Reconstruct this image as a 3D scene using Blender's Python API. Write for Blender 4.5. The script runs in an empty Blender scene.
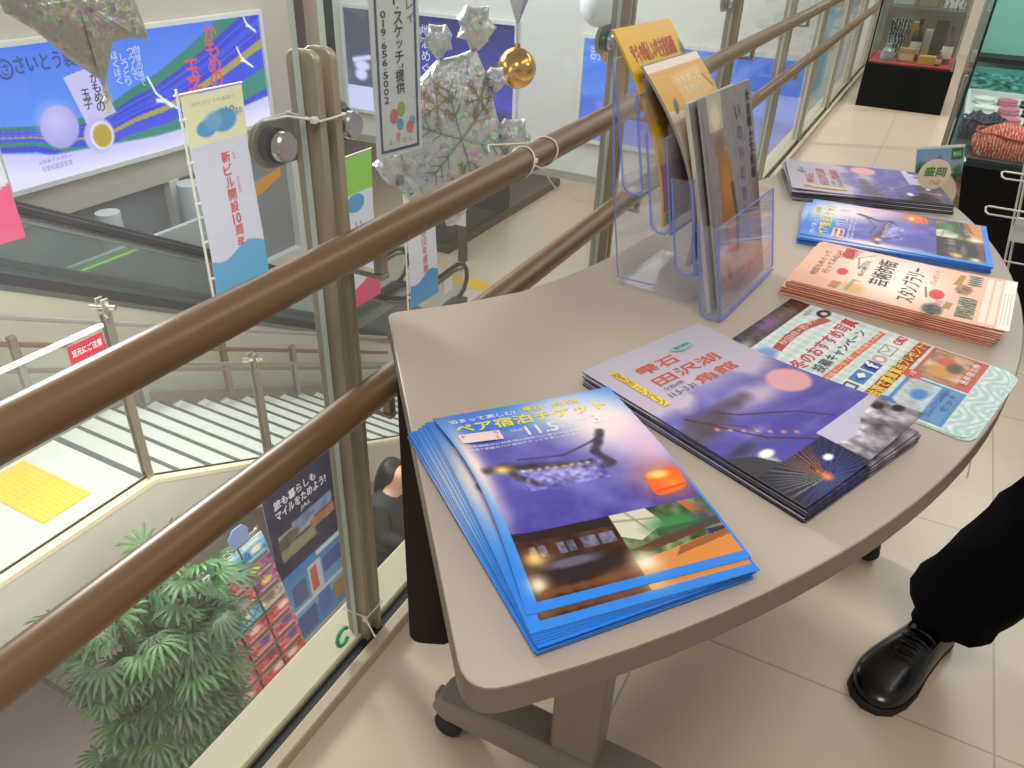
import bpy, bmesh, math, random
import numpy as np
from mathutils import Vector, Matrix, Quaternion
random.seed(7)
S = bpy.context.scene
C = S.collection
PI = math.pi
V = Vector
WM = {}                      # world matrix of every thing and part, by object name

# ------------------------------------------------------------------ helpers
def lin(c):
    c = np.asarray(c, float)
    return np.where(c <= 0.04045, c / 12.92, ((c + 0.055) / 1.055) ** 2.4)

def hexc(h):
    h = h.lstrip('#')
    return tuple(int(h[i:i + 2], 16) / 255 for i in (0, 2, 4))

def rgba(h):
    c = hexc(h) if isinstance(h, str) else h
    l = lin(c)
    return (float(l[0]), float(l[1]), float(l[2]), 1.0)

def props(o, label=None, cat=None, group=None, kind=None):
    if label: o['label'] = label
    if cat: o['category'] = cat
    if group: o['group'] = group
    if kind: o['kind'] = kind
    return o

def thing(name, label, cat, loc=(0, 0, 0), rotz=0.0, group=None):
    o = bpy.data.objects.new(name, None)
    o.empty_display_size = 0.05
    C.objects.link(o)
    o.location = loc
    o.rotation_euler = (0, 0, rotz)
    WM[o.name] = Matrix.Translation(V(loc)) @ Matrix.Rotation(rotz, 4, 'Z')
    return props(o, label, cat, group)

class MB:
    """collects shapes for ONE mesh object"""
    def __init__(s):
        s.v = []; s.f = []; s.m = []
    def add(s, vs, fs, mi=0):
        n = len(s.v)
        s.v += [tuple(v) for v in vs]
        for f in fs:
            s.f.append(tuple(i + n for i in f)); s.m.append(mi)
        return s
    def box(s, lo, hi, mi=0, mat=None):
        x0, y0, z0 = lo; x1, y1, z1 = hi
        vs = [V(p) for p in ((x0, y0, z0), (x1, y0, z0), (x1, y1, z0), (x0, y1, z0), (x0, y0, z1), (x1, y0, z1), (x1, y1, z1), (x0, y1, z1))]
        if mat is not None: vs = [mat @ v for v in vs]
        return s.add(vs, [(0, 3, 2, 1), (4, 5, 6, 7), (0, 1, 5, 4), (1, 2, 6, 5), (2, 3, 7, 6), (3, 0, 4, 7)], mi)
    def bar(s, a, b, w, h, up=(0, 0, 1), mi=0):
        a, b = V(a), V(b); d = (b - a).normalized()
        side = d.cross(V(up)).normalized(); u = side.cross(d)
        vs = [p + side * (sx * w / 2) + u * (sy * h / 2) for p in (a, b) for sx, sy in ((-1, -1), (1, -1), (1, 1), (-1, 1))]
        return s.add(vs, [(0, 3, 2, 1), (4, 5, 6, 7), (0, 1, 5, 4), (1, 2, 6, 5), (2, 3, 7, 6), (3, 0, 4, 7)][:1] + [(4, 5, 6, 7), (0, 1, 5, 4), (1, 2, 6, 5), (2, 3, 7, 6), (3, 0, 4, 7)], mi)
    def tube(s, pts, r, n=12, mi=0, closed=False):
        pts = [V(p) for p in pts]; m = len(pts)
        rs = r if isinstance(r, (list, tuple)) else [r] * m
        d0 = (pts[1] - pts[0]).normalized()
        ref = V((0, 0, 1)) if abs(d0.z) < 0.9 else V((1, 0, 0))
        u = d0.cross(ref).normalized(); vs = []
        for i, p in enumerate(pts):
            if closed: d = (pts[(i + 1) % m] - pts[i - 1]).normalized()
            else: d = (pts[min(i + 1, m - 1)] - pts[max(i - 1, 0)]).normalized()
            u = (u - d * u.dot(d)).normalized(); w = d.cross(u)
            for k in range(n):
                a = 2 * PI * k / n
                vs.append(p + (u * math.cos(a) + w * math.sin(a)) * rs[i])
        fs = []
        for i in range(m if closed else m - 1):
            j = (i + 1) % m
            for k in range(n):
                l = (k + 1) % n
                fs.append((i * n + k, i * n + l, j * n + l, j * n + k))
        if not closed:
            fs.append(tuple(range(n))[::-1]); fs.append(tuple((m - 1) * n + k for k in range(n)))
        return s.add(vs, fs, mi)
    def lathe(s, prof, o=(0, 0, 0), n=24, axis=(0, 0, 1), mi=0):
        ax = V(axis).normalized(); q = V((0, 0, 1)).rotation_difference(ax); o = V(o)
        vs = []; fs = []
        for r, z in prof:
            for k in range(n):
                a = 2 * PI * k / n
                vs.append(o + q @ V((r * math.cos(a), r * math.sin(a), z)))
        for i in range(len(prof) - 1):
            for k in range(n):
                l = (k + 1) % n
                fs.append((i * n + k, i * n + l, (i + 1) * n + l, (i + 1) * n + k))
        fs.append(tuple(range(n))[::-1]); fs.append(tuple((len(prof) - 1) * n + k for k in range(n)))
        return s.add(vs, fs, mi)
    def prism(s, pts, z0, z1, mi=0, f=None):
        """outline in the plane, extruded; f maps (x,y,z) to the world"""
        f = f or (lambda x, y, z: V((x, y, z))); n = len(pts)
        vs = [f(x, y, z0) for x, y in pts] + [f(x, y, z1) for x, y in pts]
        fs = [tuple(range(n))[::-1], tuple(range(n, 2 * n))] + [(k, (k + 1) % n, n + (k + 1) % n, n + k) for k in range(n)]
        return s.add(vs, fs, mi)
    def ball(s, c, r, n=20, mi=0, sq=(1, 1, 1)):
        m = n // 2
        prof = [(math.sin(PI * i / m), -math.cos(PI * i / m)) for i in range(m + 1)]
        vs = []; fs = []
        for a, z in prof:
            for k in range(n):
                t = 2 * PI * k / n
                vs.append((c[0] + r * sq[0] * a * math.cos(t), c[1] + r * sq[1] * a * math.sin(t), c[2] + r * sq[2] * z))
        for i in range(m):
            for k in range(n):
                l = (k + 1) % n
                fs.append((i * n + k, i * n + l, (i + 1) * n + l, (i + 1) * n + k))
        return s.add(vs, fs, mi)
    def build(s, name, mats, parent=None, origin=None, bevel=0, sharp=35, seg=2):
        me = bpy.data.meshes.new(name)
        vs = s.v
        if parent is not None:
            inv = WM[parent.name].inverted()
            vs = [tuple(inv @ V(v)) for v in vs]
        elif origin is not None:
            vs = [(v[0] - origin[0], v[1] - origin[1], v[2] - origin[2]) for v in vs]
        me.from_pydata(vs, [], s.f)
        if not isinstance(mats, (list, tuple)): mats = [mats]
        for m in mats: me.materials.append(m)
        me.polygons.foreach_set('material_index', s.m)
        bm = bmesh.new(); bm.from_mesh(me)
        bmesh.ops.remove_doubles(bm, verts=bm.verts, dist=1e-6)
        bmesh.ops.recalc_face_normals(bm, faces=bm.faces)
        bm.to_mesh(me); bm.free()
        return place(me, name, parent, origin, bevel, sharp, seg)

def place(me, name, parent=None, origin=None, bevel=0, sharp=35, seg=2):
    for p in me.polygons: p.use_smooth = True
    me.set_sharp_from_angle(angle=math.radians(sharp))
    o = bpy.data.objects.new(name, me)
    C.objects.link(o)
    if parent is not None:
        o.parent = parent; WM[o.name] = WM[parent.name].copy()
    else:
        if origin is not None: o.location = origin
        WM[o.name] = Matrix.Translation(V(origin or (0, 0, 0)))
    if bevel:
        b = o.modifiers.new('bevel', 'BEVEL'); b.width = bevel; b.segments = seg; b.limit_method = 'ANGLE'; b.angle_limit = math.radians(40)
    return o

def structure(o):
    o['kind'] = 'structure'
    return o

def copy_tree(o, parent=None):
    c = o.copy(); C.objects.link(c)
    if parent is not None: c.parent = parent
    for ch in KIDS.get(o.name, ()): copy_tree(ch, c)
    return c
KIDS = {}
def note_kids(*objs):
    for o in objs:
        KIDS[o.name] = [x for x in C.objects if x.parent == o]
        note_kids(*KIDS[o.name])

def round_rect(x0, y0, x1, y1, r, n=5):
    pts = []
    for cx, cy, a0 in ((x1 - r, y1 - r, 0), (x0 + r, y1 - r, 90), (x0 + r, y0 + r, 180), (x1 - r, y0 + r, 270)):
        for k in range(n + 1):
            a = math.radians(a0 + 90 * k / n); pts.append((cx + r * math.cos(a), cy + r * math.sin(a)))
    return pts

# ------------------------------------------------------------------ lettering
_gl = {}
def glyphs(body, bold=0.0):
    key = (body, bold)
    if key in _gl: return _gl[key]
    cu = bpy.data.curves.new('lettering_outline', 'FONT')
    cu.body = body; cu.offset = bold; cu.resolution_u = 2; cu.fill_mode = 'FRONT'
    ob = bpy.data.objects.new('lettering_outline', cu); C.objects.link(ob)
    dg = bpy.context.evaluated_depsgraph_get(); dg.update()
    me = bpy.data.meshes.new_from_object(ob.evaluated_get(dg))
    vs = [(v.co.x, v.co.y) for v in me.vertices]; fs = [tuple(p.vertices) for p in me.polygons]
    bpy.data.objects.remove(ob); bpy.data.curves.remove(cu); bpy.data.meshes.remove(me)
    if vs:
        xs = [v[0] for v in vs]; ys = [v[1] for v in vs]
        bb = (min(xs), min(ys), max(xs), max(ys))
    else: bb = (0, 0, 1, 1)
    _gl[key] = (vs, fs, bb)
    return _gl[key]

def text(mb, body, x0, y0, x1, y1, f, mi=0, bold=0.0, ang=0.0, skew=0.0):
    """letters filling the box x0..x1, y0..y1 (y up) of a surface f(x,y)"""
    vs, fs, bb = glyphs(body, 0.0)
    if not vs: return
    if bold:
        k = (y1 - y0) * bold * 1.3
        o = f((x0 + x1) / 2, (y0 + y1) / 2); e = 1e-3
        nn = (f((x0 + x1) / 2 + e, (y0 + y1) / 2) - o).cross(f((x0 + x1) / 2, (y0 + y1) / 2 + e) - o).normalized()
        for q, (dx, dy) in enumerate(((-k, 0), (k, 0), (0, -k), (0, k))):
            text(mb, body, x0 + dx, y0 + dy, x1 + dx, y1 + dy, lambda x, y, q=q: f(x, y) + nn * (.00005 * q), mi, 0, ang, skew)
        return
    w = max(bb[2] - bb[0], 1e-6); h = max(bb[3] - bb[1], 1e-6)
    cx, cy = (x0 + x1) / 2, (y0 + y1) / 2; ca, sa = math.cos(ang), math.sin(ang)
    out = []
    for x, y in vs:
        px = (x - bb[0]) / w * (x1 - x0) + x0 - cx; py = (y - bb[1]) / h * (y1 - y0) + y0 - cy
        px += skew * py
        out.append(f(cx + px * ca - py * sa, cy + px * sa + py * ca))
    mb.add(out, fs, mi)

def vtext(mb, body, cx, ytop, size, pitch, f, mi=0, bold=0.0):
    """letters one below the other"""
    y = ytop + pitch
    last = None
    for i, ch in enumerate(body):
        y -= pitch * (.5 if last in ('・', '」') else 1.0); last = ch
        if ch == ' ': continue
        if ch in '・、。': text(mb, '●', cx - size * .10, y - size * .30, cx + size * .10, y - size * .12, f, mi)
        elif ch in 'ー|': text(mb, '|', cx - size * .06, y - size, cx + size * .06, y, f, mi, bold)
        elif ch == '」':
            text(mb, '」', cx - size * .2, y - size * .35, cx + size * .4, y - size * .05, f, mi, bold)
        elif ch in 'ッャョィ': text(mb, ch, cx - size * .3, y - size * .85, cx + size * .4, y - size * .2, f, mi, bold)
        elif ch == '1': text(mb, ch, cx - size * .13, y - size, cx + size * .13, y, f, mi, bold)
        else: text(mb, ch, cx - size / 2, y - size, cx + size / 2, y, f, mi, bold)

# ------------------------------------------------------------------ printed pictures (colours of the print, per vertex)
class Art:
    def __init__(s, nx, ny, c='#ffffff', seed=1):
        s.nx, s.ny = nx, ny
        s.u, s.v = np.meshgrid((np.arange(nx)) / (nx - 1), (np.arange(ny)) / (ny - 1))   # v goes down the page
        s.a = np.empty((ny, nx, 3)); s.a[:] = hexc(c); s.rng = np.random.default_rng(seed)
        s.asp = 1.0
    def noise(s, fx, fy, oct=3, seed=0):
        out = np.zeros((s.ny, s.nx)); amp = 1; tot = 0
        for o in range(oct):
            r = np.random.default_rng(seed * 31 + o); gx, gy = int(fx * 2 ** o) + 2, int(fy * 2 ** o) + 2
            g = r.random((gy + 1, gx + 1))
            x = s.u * (gx - 1); y = s.v * (gy - 1); xi = x.astype(int); yi = y.astype(int); xf = x - xi; yf = y - yi
            xf = xf * xf * (3 - 2 * xf); yf = yf * yf * (3 - 2 * yf)
            n = (g[yi, xi] * (1 - xf) + g[yi, xi + 1] * xf) * (1 - yf) + (g[yi + 1, xi] * (1 - xf) + g[yi + 1, xi + 1] * xf) * yf
            out += amp * n; tot += amp; amp *= .5
        return out / tot
    def mix(s, mask, c):
        c = np.asarray(hexc(c) if isinstance(c, str) else c)
        m = np.clip(mask, 0, 1)[..., None]
        s.a = s.a * (1 - m) + c * m
        return s
    def rect(s, u0, v0, u1, v1, c, al=1.0):
        return s.mix(((s.u >= u0) & (s.u <= u1) & (s.v >= v0) & (s.v <= v1)) * al, c)
    def inrect(s, u0, v0, u1, v1): return (s.u >= u0) & (s.u <= u1) & (s.v >= v0) & (s.v <= v1)
    def ell(s, cu, cv, ru, rv, c, soft=0.15, al=1.0, ang=0):
        du, dv = s.u - cu, s.v - cv
        if ang:
            ca, sa = math.cos(ang), math.sin(ang); du, dv = du * ca + dv * sa * s.asp, (dv * ca - du * sa / s.asp)
        d = np.sqrt((du / ru) ** 2 + (dv / rv) ** 2)
        return s.mix(np.clip((1 + soft - d) / (2 * soft), 0, 1) * al, c)
    def glow(s, cu, cv, ru, rv, c, al=1.0):
        d2 = ((s.u - cu) / ru) ** 2 + ((s.v - cv) / rv) ** 2
        return s.mix(np.exp(-d2) * al, c)
    def line(s, pts, w, c, al=1.0, soft=.5):
        for (a, b), (x, y) in zip(pts[:-1], pts[1:]):
            dx, dy = (x - a), (y - b) * s.asp
            L = dx * dx + dy * dy + 1e-12
            px, py = s.u - a, (s.v - b) * s.asp
            t = np.clip((px * dx + py * dy) / L, 0, 1)
            d = np.hypot(px - t * dx, py - t * dy)
            s.mix(np.clip((w * (1 + soft) - d) / (w * 2 * soft + 1e-9), 0, 1) * al, c)
        return s
    def poly(s, pts, c, al=1.0, clip=None):
        ins = np.zeros((s.ny, s.nx), bool); n = len(pts)
        for i in range(n):
            x0, y0 = pts[i]; x1, y1 = pts[(i + 1) % n]
            cr = ((y0 > s.v) != (y1 > s.v)) & (s.u < (x1 - x0) * (s.v - y0) / ((y1 - y0) or 1e-9) + x0)
            ins ^= cr
        return s.mix(ins * al, c)
    def vgrad(s, u0, v0, u1, v1, c0, c1, al=1.0):
        t = np.clip((s.v - v0) / (v1 - v0), 0, 1)[..., None]
        c = np.array(hexc(c0)) * (1 - t) + np.array(hexc(c1)) * t
        m = (s.inrect(u0, v0, u1, v1) * al)[..., None]
        s.a = s.a * (1 - m) + c * m
        return s
    def speck(s, mask, amt=.2, fx=40, fy=40, seed=3):
        n = (s.noise(fx, fy, 2, seed) - .5) * 2 * amt
        s.a = np.clip(s.a + (n * mask)[..., None], 0, 1)
        return s

def grid_mesh(name, art, w, h, f, t, mats, back=True, side_col=None):
    """a printed sheet: front carries the picture (mats[0]), cut edges and back mats[1]; f(x,y,depth)->point, y up"""
    nx, ny = art.nx, art.ny
    X = art.u * w; Y = (1 - art.v) * h
    vs = [tuple(f(X[j, i], Y[j, i], 0.0)) for j in range(ny) for i in range(nx)]
    fs = [(j * nx + i, (j + 1) * nx + i, (j + 1) * nx + i + 1, j * nx + i + 1) for j in range(ny - 1) for i in range(nx - 1)]
    ms = [0] * len(fs); N = len(vs)
    if t > 0:
        bx, by = min(nx, 14), min(ny, 18)
        ring = [(i, 0) for i in range(nx)] + [(nx - 1, j) for j in range(1, ny)] + [(i, ny - 1) for i in range(nx - 2, -1, -1)] + [(0, j) for j in range(ny - 2, 0, -1)]
        k0 = len(vs)
        vs += [tuple(f(X[j, i], Y[j, i], 0.0)) for i, j in ring]
        k1 = len(vs)
        vs += [tuple(f(X[j, i], Y[j, i], t)) for i, j in ring]
        n = len(ring)
        for q in range(n):
            fs.append((k0 + q, k0 + (q + 1) % n, k1 + (q + 1) % n, k1 + q)); ms.append(1)
        k2 = len(vs)
        vs += [tuple(f(w * i / (bx - 1), h * j / (by - 1), t)) for j in range(by) for i in range(bx)]
        for j in range(by - 1):
            for i in range(bx - 1):
                fs.append((k2 + j * bx + i, k2 + (j + 1) * bx + i, k2 + (j + 1) * bx + i + 1, k2 + j * bx + i + 1)); ms.append(1)
    me = bpy.data.meshes.new(name)
    me.from_pydata(vs, [], fs)
    for m in mats: me.materials.append(m)
    me.polygons.foreach_set('material_index', ms)
    col = np.ones((len(vs), 4), np.float32)
    sc = lin(hexc(side_col)) if side_col else np.array((.8, .8, .8))
    col[:, :3] = sc
    col[:N, :3] = lin(art.a.reshape(-1, 3))
    at = me.color_attributes.new('print', 'FLOAT_COLOR', 'POINT')
    at.data.foreach_set('color', col.ravel())
    me.update()
    return me
# ------------------------------------------------------------------ materials
def new_mat(name):
    m = bpy.data.materials.new(name); m.use_nodes = True
    nt = m.node_tree; b = nt.nodes['Principled BSDF']
    return m, nt, b

def mat(name, c, rough=.5, metal=0.0, spec=.5, coat=0, bump=0, bscale=200, var=0, vscale=8):
    m, nt, b = new_mat(name)
    b.inputs['Base Color'].default_value = rgba(c)
    b.inputs['Roughness'].default_value = rough
    b.inputs['Metallic'].default_value = metal
    b.inputs['Specular IOR Level'].default_value = spec
    b.inputs['Coat Weight'].default_value = coat
    L = nt.links
    if bump or var:
        tc = nt.nodes.new('ShaderNodeTexCoord')
    if bump:
        n = nt.nodes.new('ShaderNodeTexNoise'); n.inputs['Scale'].default_value = bscale
        bp = nt.nodes.new('ShaderNodeBump'); bp.inputs['Strength'].default_value = bump; bp.inputs['Distance'].default_value = .002
        L.new(tc.outputs['Object'], n.inputs['Vector']); L.new(n.outputs['Fac'], bp.inputs['Height']); L.new(bp.outputs['Normal'], b.inputs['Normal'])
    if var:
        n = nt.nodes.new('ShaderNodeTexNoise'); n.inputs['Scale'].default_value = vscale; n.inputs['Detail'].default_value = 5
        mx = nt.nodes.new('ShaderNodeMix'); mx.data_type = 'RGBA'; mx.blend_type = 'MULTIPLY'
        rp = nt.nodes.new('ShaderNodeMapRange'); rp.inputs['To Min'].default_value = 1 - var; rp.inputs['To Max'].default_value = 1 + var
        L.new(tc.outputs['Object'], n.inputs['Vector']); L.new(n.outputs['Fac'], rp.inputs['Value'])
        mx.inputs['Factor'].default_value = 1; mx.inputs['A'].default_value = rgba(c)
        L.new(rp.outputs['Result'], mx.inputs['B']); L.new(mx.outputs['Result'], b.inputs['Base Color'])
    return m

def printed(name, rough=.38, emit=0.0, spec=.4, coat=0.0):
    m, nt, b = new_mat(name)
    a = nt.nodes.new('ShaderNodeAttribute'); a.attribute_name = 'print'
    b.inputs['Roughness'].default_value = rough; b.inputs['Specular IOR Level'].default_value = spec
    b.inputs['Coat Weight'].default_value = coat
    if emit:
        b.inputs['Base Color'].default_value = (.02, .02, .02, 1)
        nt.links.new(a.outputs['Color'], b.inputs['Emission Color']); b.inputs['Emission Strength'].default_value = emit
    else:
        nt.links.new(a.outputs['Color'], b.inputs['Base Color'])
    return m

def glow_mat(name, c, s):
    m, nt, b = new_mat(name)
    b.inputs['Base Color'].default_value = (.02, .02, .02, 1)
    b.inputs['Emission Color'].default_value = rgba(c); b.inputs['Emission Strength'].default_value = s
    return m

def glass(name, tint='#f4f8f6', refl=1.0, veil=0.03, ior=1.45, veilcol='#ffffff'):
    m = bpy.data.materials.new(name); m.use_nodes = True
    nt = m.node_tree; nt.nodes.clear(); N = nt.nodes.new; L = nt.links
    out = N('ShaderNodeOutputMaterial'); tr = N('ShaderNodeBsdfTransparent'); gl = N('ShaderNodeBsdfGlossy'); df = N('ShaderNodeBsdfDiffuse')
    tr.inputs['Color'].default_value = rgba(tint); gl.inputs['Roughness'].default_value = .02
    df.inputs['Color'].default_value = rgba(veilcol)
    lw = N('ShaderNodeLayerWeight'); lw.inputs['Blend'].default_value = .5          # same reflection from both sides of a thin pane
    pw_ = N('ShaderNodeMath'); pw_.operation = 'POWER'; pw_.inputs[1].default_value = 5
    fr = N('ShaderNodeMath'); fr.operation = 'MULTIPLY_ADD'; f0 = ((ior - 1) / (ior + 1)) ** 2; fr.inputs[1].default_value = 1 - f0; fr.inputs[2].default_value = f0
    L.new(lw.outputs['Facing'], pw_.inputs[0]); L.new(pw_.outputs[0], fr.inputs[0])
    mu = N('ShaderNodeMath'); mu.operation = 'MULTIPLY'; mu.inputs[1].default_value = refl
    m1 = N('ShaderNodeMixShader'); m2 = N('ShaderNodeMixShader'); m2.inputs[0].default_value = veil  # diffuse share: reflected haze on the panes put into the colour
    L.new(fr.outputs[0], mu.inputs[0]); L.new(mu.outputs[0], m1.inputs[0]); L.new(tr.outputs[0], m1.inputs[1]); L.new(gl.outputs[0], m1.inputs[2])
    L.new(m1.outputs[0], m2.inputs[1]); L.new(df.outputs[0], m2.inputs[2]); L.new(m2.outputs[0], out.inputs[0])
    return m

def foil(name, c='#c9c9c4', hue=.5, scale=60, rough=.25, metal=.85):
    """crinkled holographic foil: flakes of colour, facets in the normal"""
    m, nt, b = new_mat(name); N = nt.nodes.new; L = nt.links
    tc = N('ShaderNodeTexCoord'); vo = N('ShaderNodeTexVoronoi'); vo.inputs['Scale'].default_value = scale
    hs = N('ShaderNodeHueSaturation'); hs.inputs['Saturation'].default_value = hue; hs.inputs['Value'].default_value = .9
    mx = N('ShaderNodeMix'); mx.data_type = 'RGBA'; mx.inputs['A'].default_value = rgba(c)
    no = N('ShaderNodeTexNoise'); no.inputs['Scale'].default_value = scale * .18
    rp = N('ShaderNodeMapRange'); rp.inputs['From Min'].default_value = .42; rp.inputs['From Max'].default_value = .66; rp.inputs['To Max'].default_value = .75
    L.new(tc.outputs['Object'], vo.inputs['Vector']); L.new(vo.outputs['Color'], hs.inputs['Color']); L.new(hs.outputs['Color'], mx.inputs['B'])
    L.new(tc.outputs['Object'], no.inputs['Vector']); L.new(no.outputs['Fac'], rp.inputs['Value']); L.new(rp.outputs['Result'], mx.inputs['Factor'])
    L.new(mx.outputs['Result'], b.inputs['Base Color'])
    b.inputs['Metallic'].default_value = metal; b.inputs['Roughness'].default_value = rough
    n2 = N('ShaderNodeTexNoise'); n2.inputs['Scale'].default_value = scale * .5; n2.inputs['Detail'].default_value = 4
    bp = N('ShaderNodeBump'); bp.inputs['Strength'].default_value = .5; bp.inputs['Distance'].default_value = .02
    L.new(tc.outputs['Object'], n2.inputs['Vector']); L.new(n2.outputs['Fac'], bp.inputs['Height']); L.new(bp.outputs['Normal'], b.inputs['Normal'])
    return m

def tile_floor(name, c, size, off=(0, 0), line='#a89a8e', rough=.3, mort=.0025, var=.06, spec=.5):
    m, nt, b = new_mat(name); N = nt.nodes.new; L = nt.links
    tc = N('ShaderNodeTexCoord'); mp = N('ShaderNodeMapping'); mp.inputs['Location'].default_value = (off[0], off[1], 0)
    br = N('ShaderNodeTexBrick'); br.offset = 0; br.squash = 1
    br.inputs['Color1'].default_value = rgba(c); br.inputs['Color2'].default_value = rgba(c); br.inputs['Mortar'].default_value = rgba(line)
    br.inputs['Scale'].default_value = 1; br.inputs['Brick Width'].default_value = size; br.inputs['Row Height'].default_value = size
    br.inputs['Mortar Size'].default_value = mort; br.inputs['Mortar Smooth'].default_value = .3
    no = N('ShaderNodeTexNoise'); no.inputs['Scale'].default_value = 5; no.inputs['Detail'].default_value = 6
    rp = N('ShaderNodeMapRange'); rp.inputs['To Min'].default_value = 1 - var; rp.inputs['To Max'].default_value = 1 + var
    mx = N('ShaderNodeMix'); mx.data_type = 'RGBA'; mx.blend_type = 'MULTIPLY'; mx.inputs['Factor'].default_value = 1
    L.new(tc.outputs['Object'], mp.inputs['Vector']); L.new(mp.outputs['Vector'], br.inputs['Vector']); L.new(tc.outputs['Object'], no.inputs['Vector'])
    L.new(no.outputs['Fac'], rp.inputs['Value']); L.new(br.outputs['Color'], mx.inputs['A']); L.new(rp.outputs['Result'], mx.inputs['B'])
    L.new(mx.outputs['Result'], b.inputs['Base Color']); b.inputs['Roughness'].default_value = rough; b.inputs['Specular IOR Level'].default_value = spec
    return m

def wood(name, c0, c1, rough=.35, axis=1):
    m, nt, b = new_mat(name); N = nt.nodes.new; L = nt.links
    tc = N('ShaderNodeTexCoord'); mp = N('ShaderNodeMapping')
    sc = [60, 60, 60]; sc[axis] = 2.0; mp.inputs['Scale'].default_value = sc
    no = N('ShaderNodeTexNoise'); no.inputs['Scale'].default_value = 1.5; no.inputs['Detail'].default_value = 5
    mx = N('ShaderNodeMix'); mx.data_type = 'RGBA'; mx.inputs['A'].default_value = rgba(c0); mx.inputs['B'].default_value = rgba(c1)
    L.new(tc.outputs['Object'], mp.inputs['Vector']); L.new(mp.outputs['Vector'], no.inputs['Vector']); L.new(no.outputs['Fac'], mx.inputs['Factor'])
    L.new(mx.outputs['Result'], b.inputs['Base Color']); b.inputs['Roughness'].default_value = rough
    return m

M = dict(
    floor=tile_floor('deck_tile', '#cdbbaa', .6, (.212, .1), line='#a79a8d', rough=.28),
    lowfloor=tile_floor('lower_hall_tile', '#cfc2b2', .6, (0, 0), line='#b9ac9e', rough=.3),
    lowfloor2=tile_floor('lower_shop_tile', '#b9aca8', .9, (0, 0), line='#b2a5a0', rough=.35),
    table=mat('table_laminate', '#b2a69b', .42, bump=.05, bscale=600, var=.03, vscale=300),
    table_edge=mat('table_edge_band', '#7a6e63', .4),
    table_metal=mat('table_leg_paint', '#8d8479', .4, bump=.03, bscale=500),
    dark_panel=mat('dark_brown_panel', '#241918', .5, spec=.25),
    black_rubber=mat('black_rubber', '#1c1c1e', .55),
    rail=wood('handrail_wood', '#7e6244', '#624a32', .35),
    post=mat('post_paint', '#a89e8c', .42, metal=.25, bump=.03, bscale=400),
    bracket=mat('bracket_paint', '#847c6c', .42, metal=.2),
    chrome=mat('brushed_chrome', '#cfcdc8', .22, metal=1.0, bump=.05, bscale=300),
    gasket=mat('black_gasket', '#15171a', .4),
    channel=mat('channel_steel', '#4d565c', .35, metal=.7),
    ledge=mat('cream_ledge', '#d9cfb2', .45),
    curb=mat('beige_curb', '#b7aa94', .5),
    cream=mat('cream_wall', '#cfc9bb', .7, bump=.05, bscale=120),
    white=mat('white_wall', '#d5d9d6', .6, bump=.03, bscale=100),
    pillar=mat('bluish_white_pillar', '#c9d3d6', .45),
    pinkwall=mat('pinkish_wall', '#cdbdb0', .6),
    mauve=mat('mauve_column', '#8f8483', .5),
    darkgreen=mat('dark_green_column', '#0f2b2e', .4),
    fascia=mat('stair_fascia', '#c4beb4', .6),
    undercroft=mat('wall_below_stair', '#bfb7ab', .7, bump=.05, bscale=80),
    step=mat('pale_stone_tread', '#cfcdc6', .35, var=.05, vscale=6),
    nosing=mat('dark_nosing', '#3d4245', .5),
    yellow=mat('yellow_tactile', '#e8be2c', .55),
    steel=mat('stainless', '#a8a294', .3, metal=.8),
    brownrail=mat('brown_stair_rail', '#7d6553', .4),
    silverrail=mat('pale_stair_rail', '#a79f9a', .35, metal=.3),
    rubber=mat('escalator_rubber', '#191a1c', .35),
    escskirt=mat('escalator_skirt', '#4b4a4d', .35, metal=.5),
    escsteel=mat('escalator_trim', '#8e8f8f', .3, metal=.8),
    esctread=mat('escalator_tread', '#4a4d50', .5, metal=.4),
    grayglass=mat('dull_gray_glazing', '#858d90', .15, spec=.8),
    orange=mat('orange_sticker', '#e2a13a', .5),
    greenled=glow_mat('green_led', '#9df04a', 1.1),
    paper=mat('white_paper', '#e9e7e2', .5),
    black=mat('satin_black', '#060607', .5, spec=.2),
    cloth_black=mat('black_wool', '#050506', .9, spec=.08, bump=.2, bscale=900),
    leather=mat('black_leather', '#070708', .24, spec=.5, coat=.25, bump=.08, bscale=250),
    sole=mat('black_sole', '#0a0a0a', .6),
    skin=mat('skin', '#c99f86', .5),
    hair=mat('black_hair', '#141210', .5),
    wire=mat('white_wire', '#c9c7c2', .35, metal=.3),
    zip=mat('white_nylon', '#e8e6e0', .4),
    gold=mat('gold_ball', '#d2a046', .18, metal=1.0),
    whiteball=mat('white_ball', '#dde3ea', .35),
    foil=foil('silver_foil', '#cdcfd6', .85, 90, .3, .5),
    foil_dark=foil('silver_star_foil', '#aca89c', .6, 150, .3, .65),
    foil_violet=mat('violet_foil', '#a4a0dc', .3, metal=.5),
    print=printed('printed_paper'),
    printmatt=printed('printed_cloth', .8, spec=.2),
    lit=printed('backlit_print', emit=1.1),
)
INK = {}
def ink(c, rough=.4):
    if c not in INK: INK[c] = mat('ink_' + c.strip('#'), c, rough)
    return INK[c]
def litink(c, s=.95):
    k = ('lit', c, s)
    if k not in INK: INK[k] = glow_mat('lit_ink_' + c.strip('#'), c, s)
    return INK[k]
G_PANE = glass('balustrade_glass', '#fbfdfc', .6, .045, 1.45)
G_EDGE = mat('glass_edge', '#c9d8d0', .2, spec=.6)
G_STAIR = glass('stair_glass', '#f6faf8', .6, .04, 1.4)
G_ESC = glass('escalator_glass', '#f0f5f4', .8, .08, 1.45, '#c4d0d0')
G_CASE = glass('showcase_glass', '#eef4f2', .6, .02, 1.35)
G_ACR = glass('clear_acrylic', '#fdfdff', 1.0, .055, 1.5, '#eef0ff')
G_ACRE = glass('acrylic_cut_edge', '#d4dcfc', .8, .35, 1.45, '#a8b8fa')
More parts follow.
